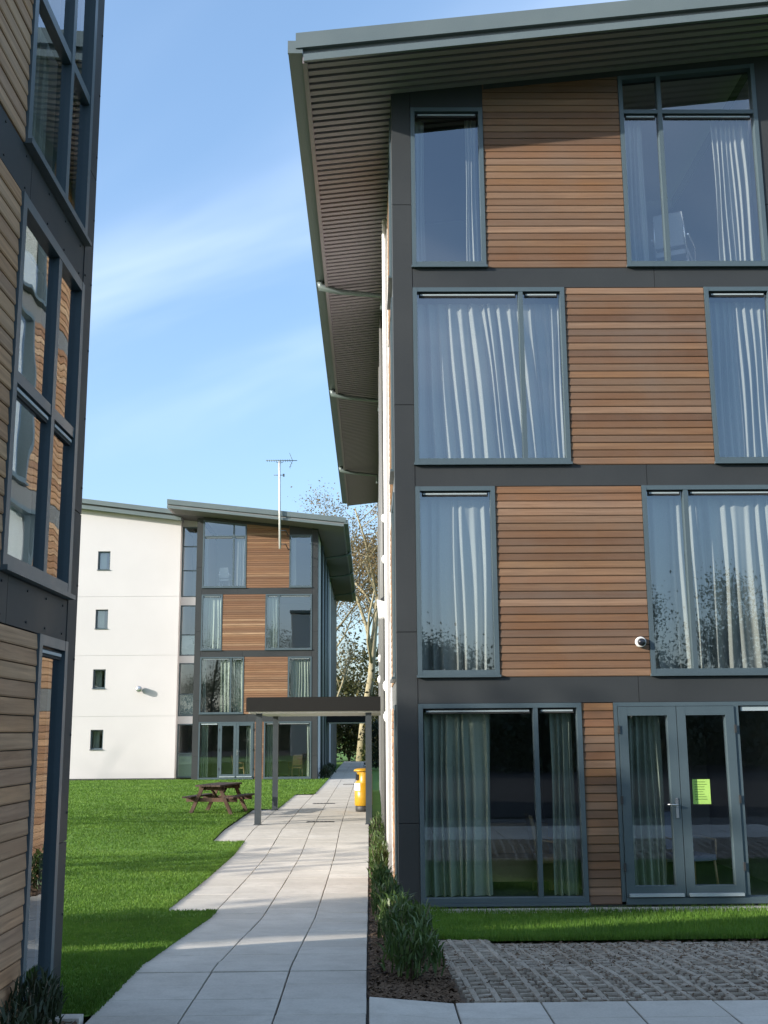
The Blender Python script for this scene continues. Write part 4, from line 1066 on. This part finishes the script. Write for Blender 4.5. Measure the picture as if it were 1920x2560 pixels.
# trees
def tree(name, x, y, h, spread, trunk_r, n_leaf, label, leaf, bark='bark', group=None, lean=(0, 0), levels=4, seed=1, leaf_s=.12, crown_from=.3, dense=1., clump=.5, fork=.35):
    r = random.Random(seed); z0 = gf(y, x) - .1
    t = thing(name, (x, y, z0), label, 'tree', group)
    wood_ = MB(); tips = []
    def grow(p, d, L, rad, lev):
        nseg = 4 if lev == 0 else 3
        pts = [p]; q = p.copy(); dd = d.copy()
        for i in range(nseg):
            dd = (dd + Vector((r.uniform(-1, 1), r.uniform(-1, 1), r.uniform(-.4, .7))) * (.10 if lev == 0 else .24)).normalized()
            q = q + dd * L / nseg; pts.append(q.copy())
        rads = [rad * (1 - .5 * i / nseg) for i in range(nseg + 1)]
        wood_.tube(pts, rads, 8 if lev == 0 else 5 if lev < 3 else 3, lev < 2)
        if lev >= 2: tips.extend(pts[1:])
        if lev >= levels: return
        for k in range(r.randint(3, 4) if lev else r.randint(6, 8)):
            f = r.uniform(fork, 1) if lev == 0 else r.uniform(.35, 1)
            idx = f * nseg; i0 = min(int(idx), nseg - 1); pp = pts[i0].lerp(pts[i0 + 1], idx - i0)
            a = r.uniform(0, 6.283); el = r.uniform(.25, 1.05) if lev == 0 else r.uniform(-.1, .9)
            nd = Vector((math.cos(a) * math.cos(el), math.sin(a) * math.cos(el), math.sin(el)))
            nd = (nd * .8 + dd * .45).normalized()
            grow(pp, nd, L * r.uniform(.42, .66) * (spread if lev == 0 else 1), rads[i0] * r.uniform(.42, .62), lev + 1)
    grow(Vector((x, y, z0)), Vector((lean[0], lean[1], 1)).normalized(), h * .62, trunk_r, 0)
    obj('trunk', wood_, M[bark], t)
    T = np.array([tuple(p) for p in tips]); k = rng.integers(0, len(T), n_leaf)
    P_ = T[k] + rng.normal(0, clump, (n_leaf, 3)) * np.array([1, 1, .75])
    a = rng.normal(0, 1, (n_leaf, 3)); a /= np.linalg.norm(a, axis=1)[:, None]
    b = np.cross(a, rng.normal(0, 1, (n_leaf, 3))); b /= np.linalg.norm(b, axis=1)[:, None]
    s = leaf_s * rng.uniform(.5, 1.2, n_leaf)[:, None]
    V = np.stack([P_ - a * s, P_ + b * s * .5, P_ + a * s, P_ - b * s * .5], 1).reshape(-1, 3)
    put('crown', quad_mesh('crown', V, np.arange(4 * n_leaf).reshape(-1, 4), M[leaf]), t, (0, 0, 0))
    return t
tree('autumn_tree', -.7, 84, 20, .95, .36, 13000, 'tall pale-trunked tree with sparse yellow leaves in gap between blocks', 'leaf_autumn', 'bark_pale', seed=5, leaf_s=.095, clump=.7, lean=(.075, 0))
tree('autumn_tree', -4.2, 92, 19.5, .95, .3, 14000, 'thin-leaved tree whose top shows above roof of distant block', 'leaf_autumn', 'bark_pale', seed=9, leaf_s=.095, clump=.7)
tree('autumn_tree', 3.4, 95, 19, .95, .3, 7000, 'brownish tree just right of the pale trunk behind near block', 'leaf_autumn', 'bark', seed=12, leaf_s=.14, clump=.8)
tree('leaning_tree', -3.7, 80, 13, .5, .12, 300, 'slim pale trunk leaning right beside the tall autumn tree', 'leaf_autumn', 'bark_pale', seed=21, leaf_s=.13, lean=(.4, 0))

def bush(name, x, y, h, r, n, label, leaf, leaf_s=.16, group=None):
    t = thing(name, (x, y, gf(y, x)), label, 'bush', group)
    sm = MB()
    for k in range(6):
        a = random.uniform(0, 6.28); sm.tube([(x, y, -.1), (x + r * .3 * math.cos(a), y + r * .3 * math.sin(a), h * .4), (x + r * .6 * math.cos(a), y + r * .6 * math.sin(a), h * .75)], [.05, .035, .012], 5)
    obj('stem', sm, M['bark'], t)
    nl = 34; cen = np.stack([rng.normal(0, .45, nl) * r, rng.normal(0, .45, nl) * r, rng.uniform(.05, .92, nl) * h], -1)
    k = rng.integers(0, nl, n); P_ = cen[k] + rng.normal(0, 1, (n, 3)) * np.array([r * .22, r * .22, h * .09]) + np.array([x, y, 0]); P_[:, 2] = np.abs(P_[:, 2]) + .1
    a = rng.normal(0, 1, (n, 3)); a /= np.linalg.norm(a, axis=1)[:, None]
    b = np.cross(a, rng.normal(0, 1, (n, 3))); b /= np.linalg.norm(b, axis=1)[:, None]
    s = leaf_s * rng.uniform(.5, 1.2, n)[:, None]
    V = np.stack([P_ - a * s, P_ + b * s * .55, P_ + a * s, P_ - b * s * .55], 1).reshape(-1, 3)
    put('foliage', quad_mesh('foliage', V, np.arange(4 * n).reshape(-1, 4), M[leaf]), t, (0, 0, 0))
    return t
bush('bush', -1.6, 88, 6.5, 2.6, 5200, 'dense ochre and green bush closing the end of the path', 'leaf_under', .17)
bush('bush', 1.7, 82, 6.8, 2.2, 4600, 'dark thicket right of the pale tree trunk', 'leaf_under', .17)
bush('bush', -4.6, 86, 6, 2.4, 3600, 'dark thicket behind the far end of distant block', 'leaf_under', .17)
bush('bush', .75, 66, 2.6, .8, 2600, 'clipped dark evergreen bush beside the far path', 'leaf_dark', .1)
bush('bush', .2, 92, 9, 3, 5000, 'tall dim bush filling the gap behind the tree trunk', 'leaf_under', .18)
for k, y in enumerate((50.3, 52, 54, 56.5)):
    shrub(-1.95, y, .55, .3, 260, ['dark shrub at right front corner of distant block', 'dark shrub second along side wall of distant block', 'dark shrub third along side wall of distant block', 'dark shrub fourth along side wall of distant block'][k], 'leaf_dark', .05)

# trees beyond the frame: they shade the lawn and show mirrored in the windows
shade = 'trees shading the lawn from the left'
for k, (x, y, h, r, nl) in enumerate([(-19.5, 4.4, 8.7, 1.5, 3600), (-22.5, 2.2, 10.0, 1.5, 3600), (-19, 12.0, 7.0, 2.2, 700), (-23, 17, 8.2, 2.4, 600), (-12.5, 2.6, 4.6, 1.2, 0)][:4]):
    bush('shade_tree', x, y, h, r, nl, 'tree left of the lawn whose shade falls across grass and path', 'leaf_ever', .26, shade)
tree('shade_tree', -33, 41, 12, .8, .07, 40, 'bare tree throwing faint branch shadows on the white wall', 'leaf_ever', group=shade, seed=44, leaf_s=.1, clump=.7, levels=4)
mir = 'trees mirrored in the windows of the near block'
for k, (x, h) in enumerate(((-18, 17), (-13, 15.5), (-8, 16), (-2, 12), (4, 10.5), (9, 9.5), (14, 10.8), (19, 11.5), (25, 11))):
    tree('mirrored_tree', x + (k % 2), -31 - 2 * (k % 3), h, .7, .2, 11000, 'tree seen as a dark reflection in the near block windows', 'leaf_ever', group=mir, seed=60 + k, leaf_s=.095, clump=.7, levels=3, fork=.15)
for k, x in enumerate(range(-22, 30, 6)):
    bush('mirrored_bush', x, -27, 5.2, 3.6, 4200, 'bush seen as dark reflection low in the ground-floor windows', 'leaf_dark', .17, 'bushes mirrored in the ground-floor windows')
hg = thing('hedge', (0, -35, .2), 'long dark hedge closing the car park, mirrored in ground-floor windows', 'hedge')
hb = MB()
for k in range(30):
    x = -60 + 4 * k; hb.box(x, x + 4.02, -36 + random.uniform(-.3, .3), -34.5 + random.uniform(-.3, .3), .1, 4.2 + random.uniform(-.5, .5))
obj('foliage', hb, M['leaf_dark'], hg)
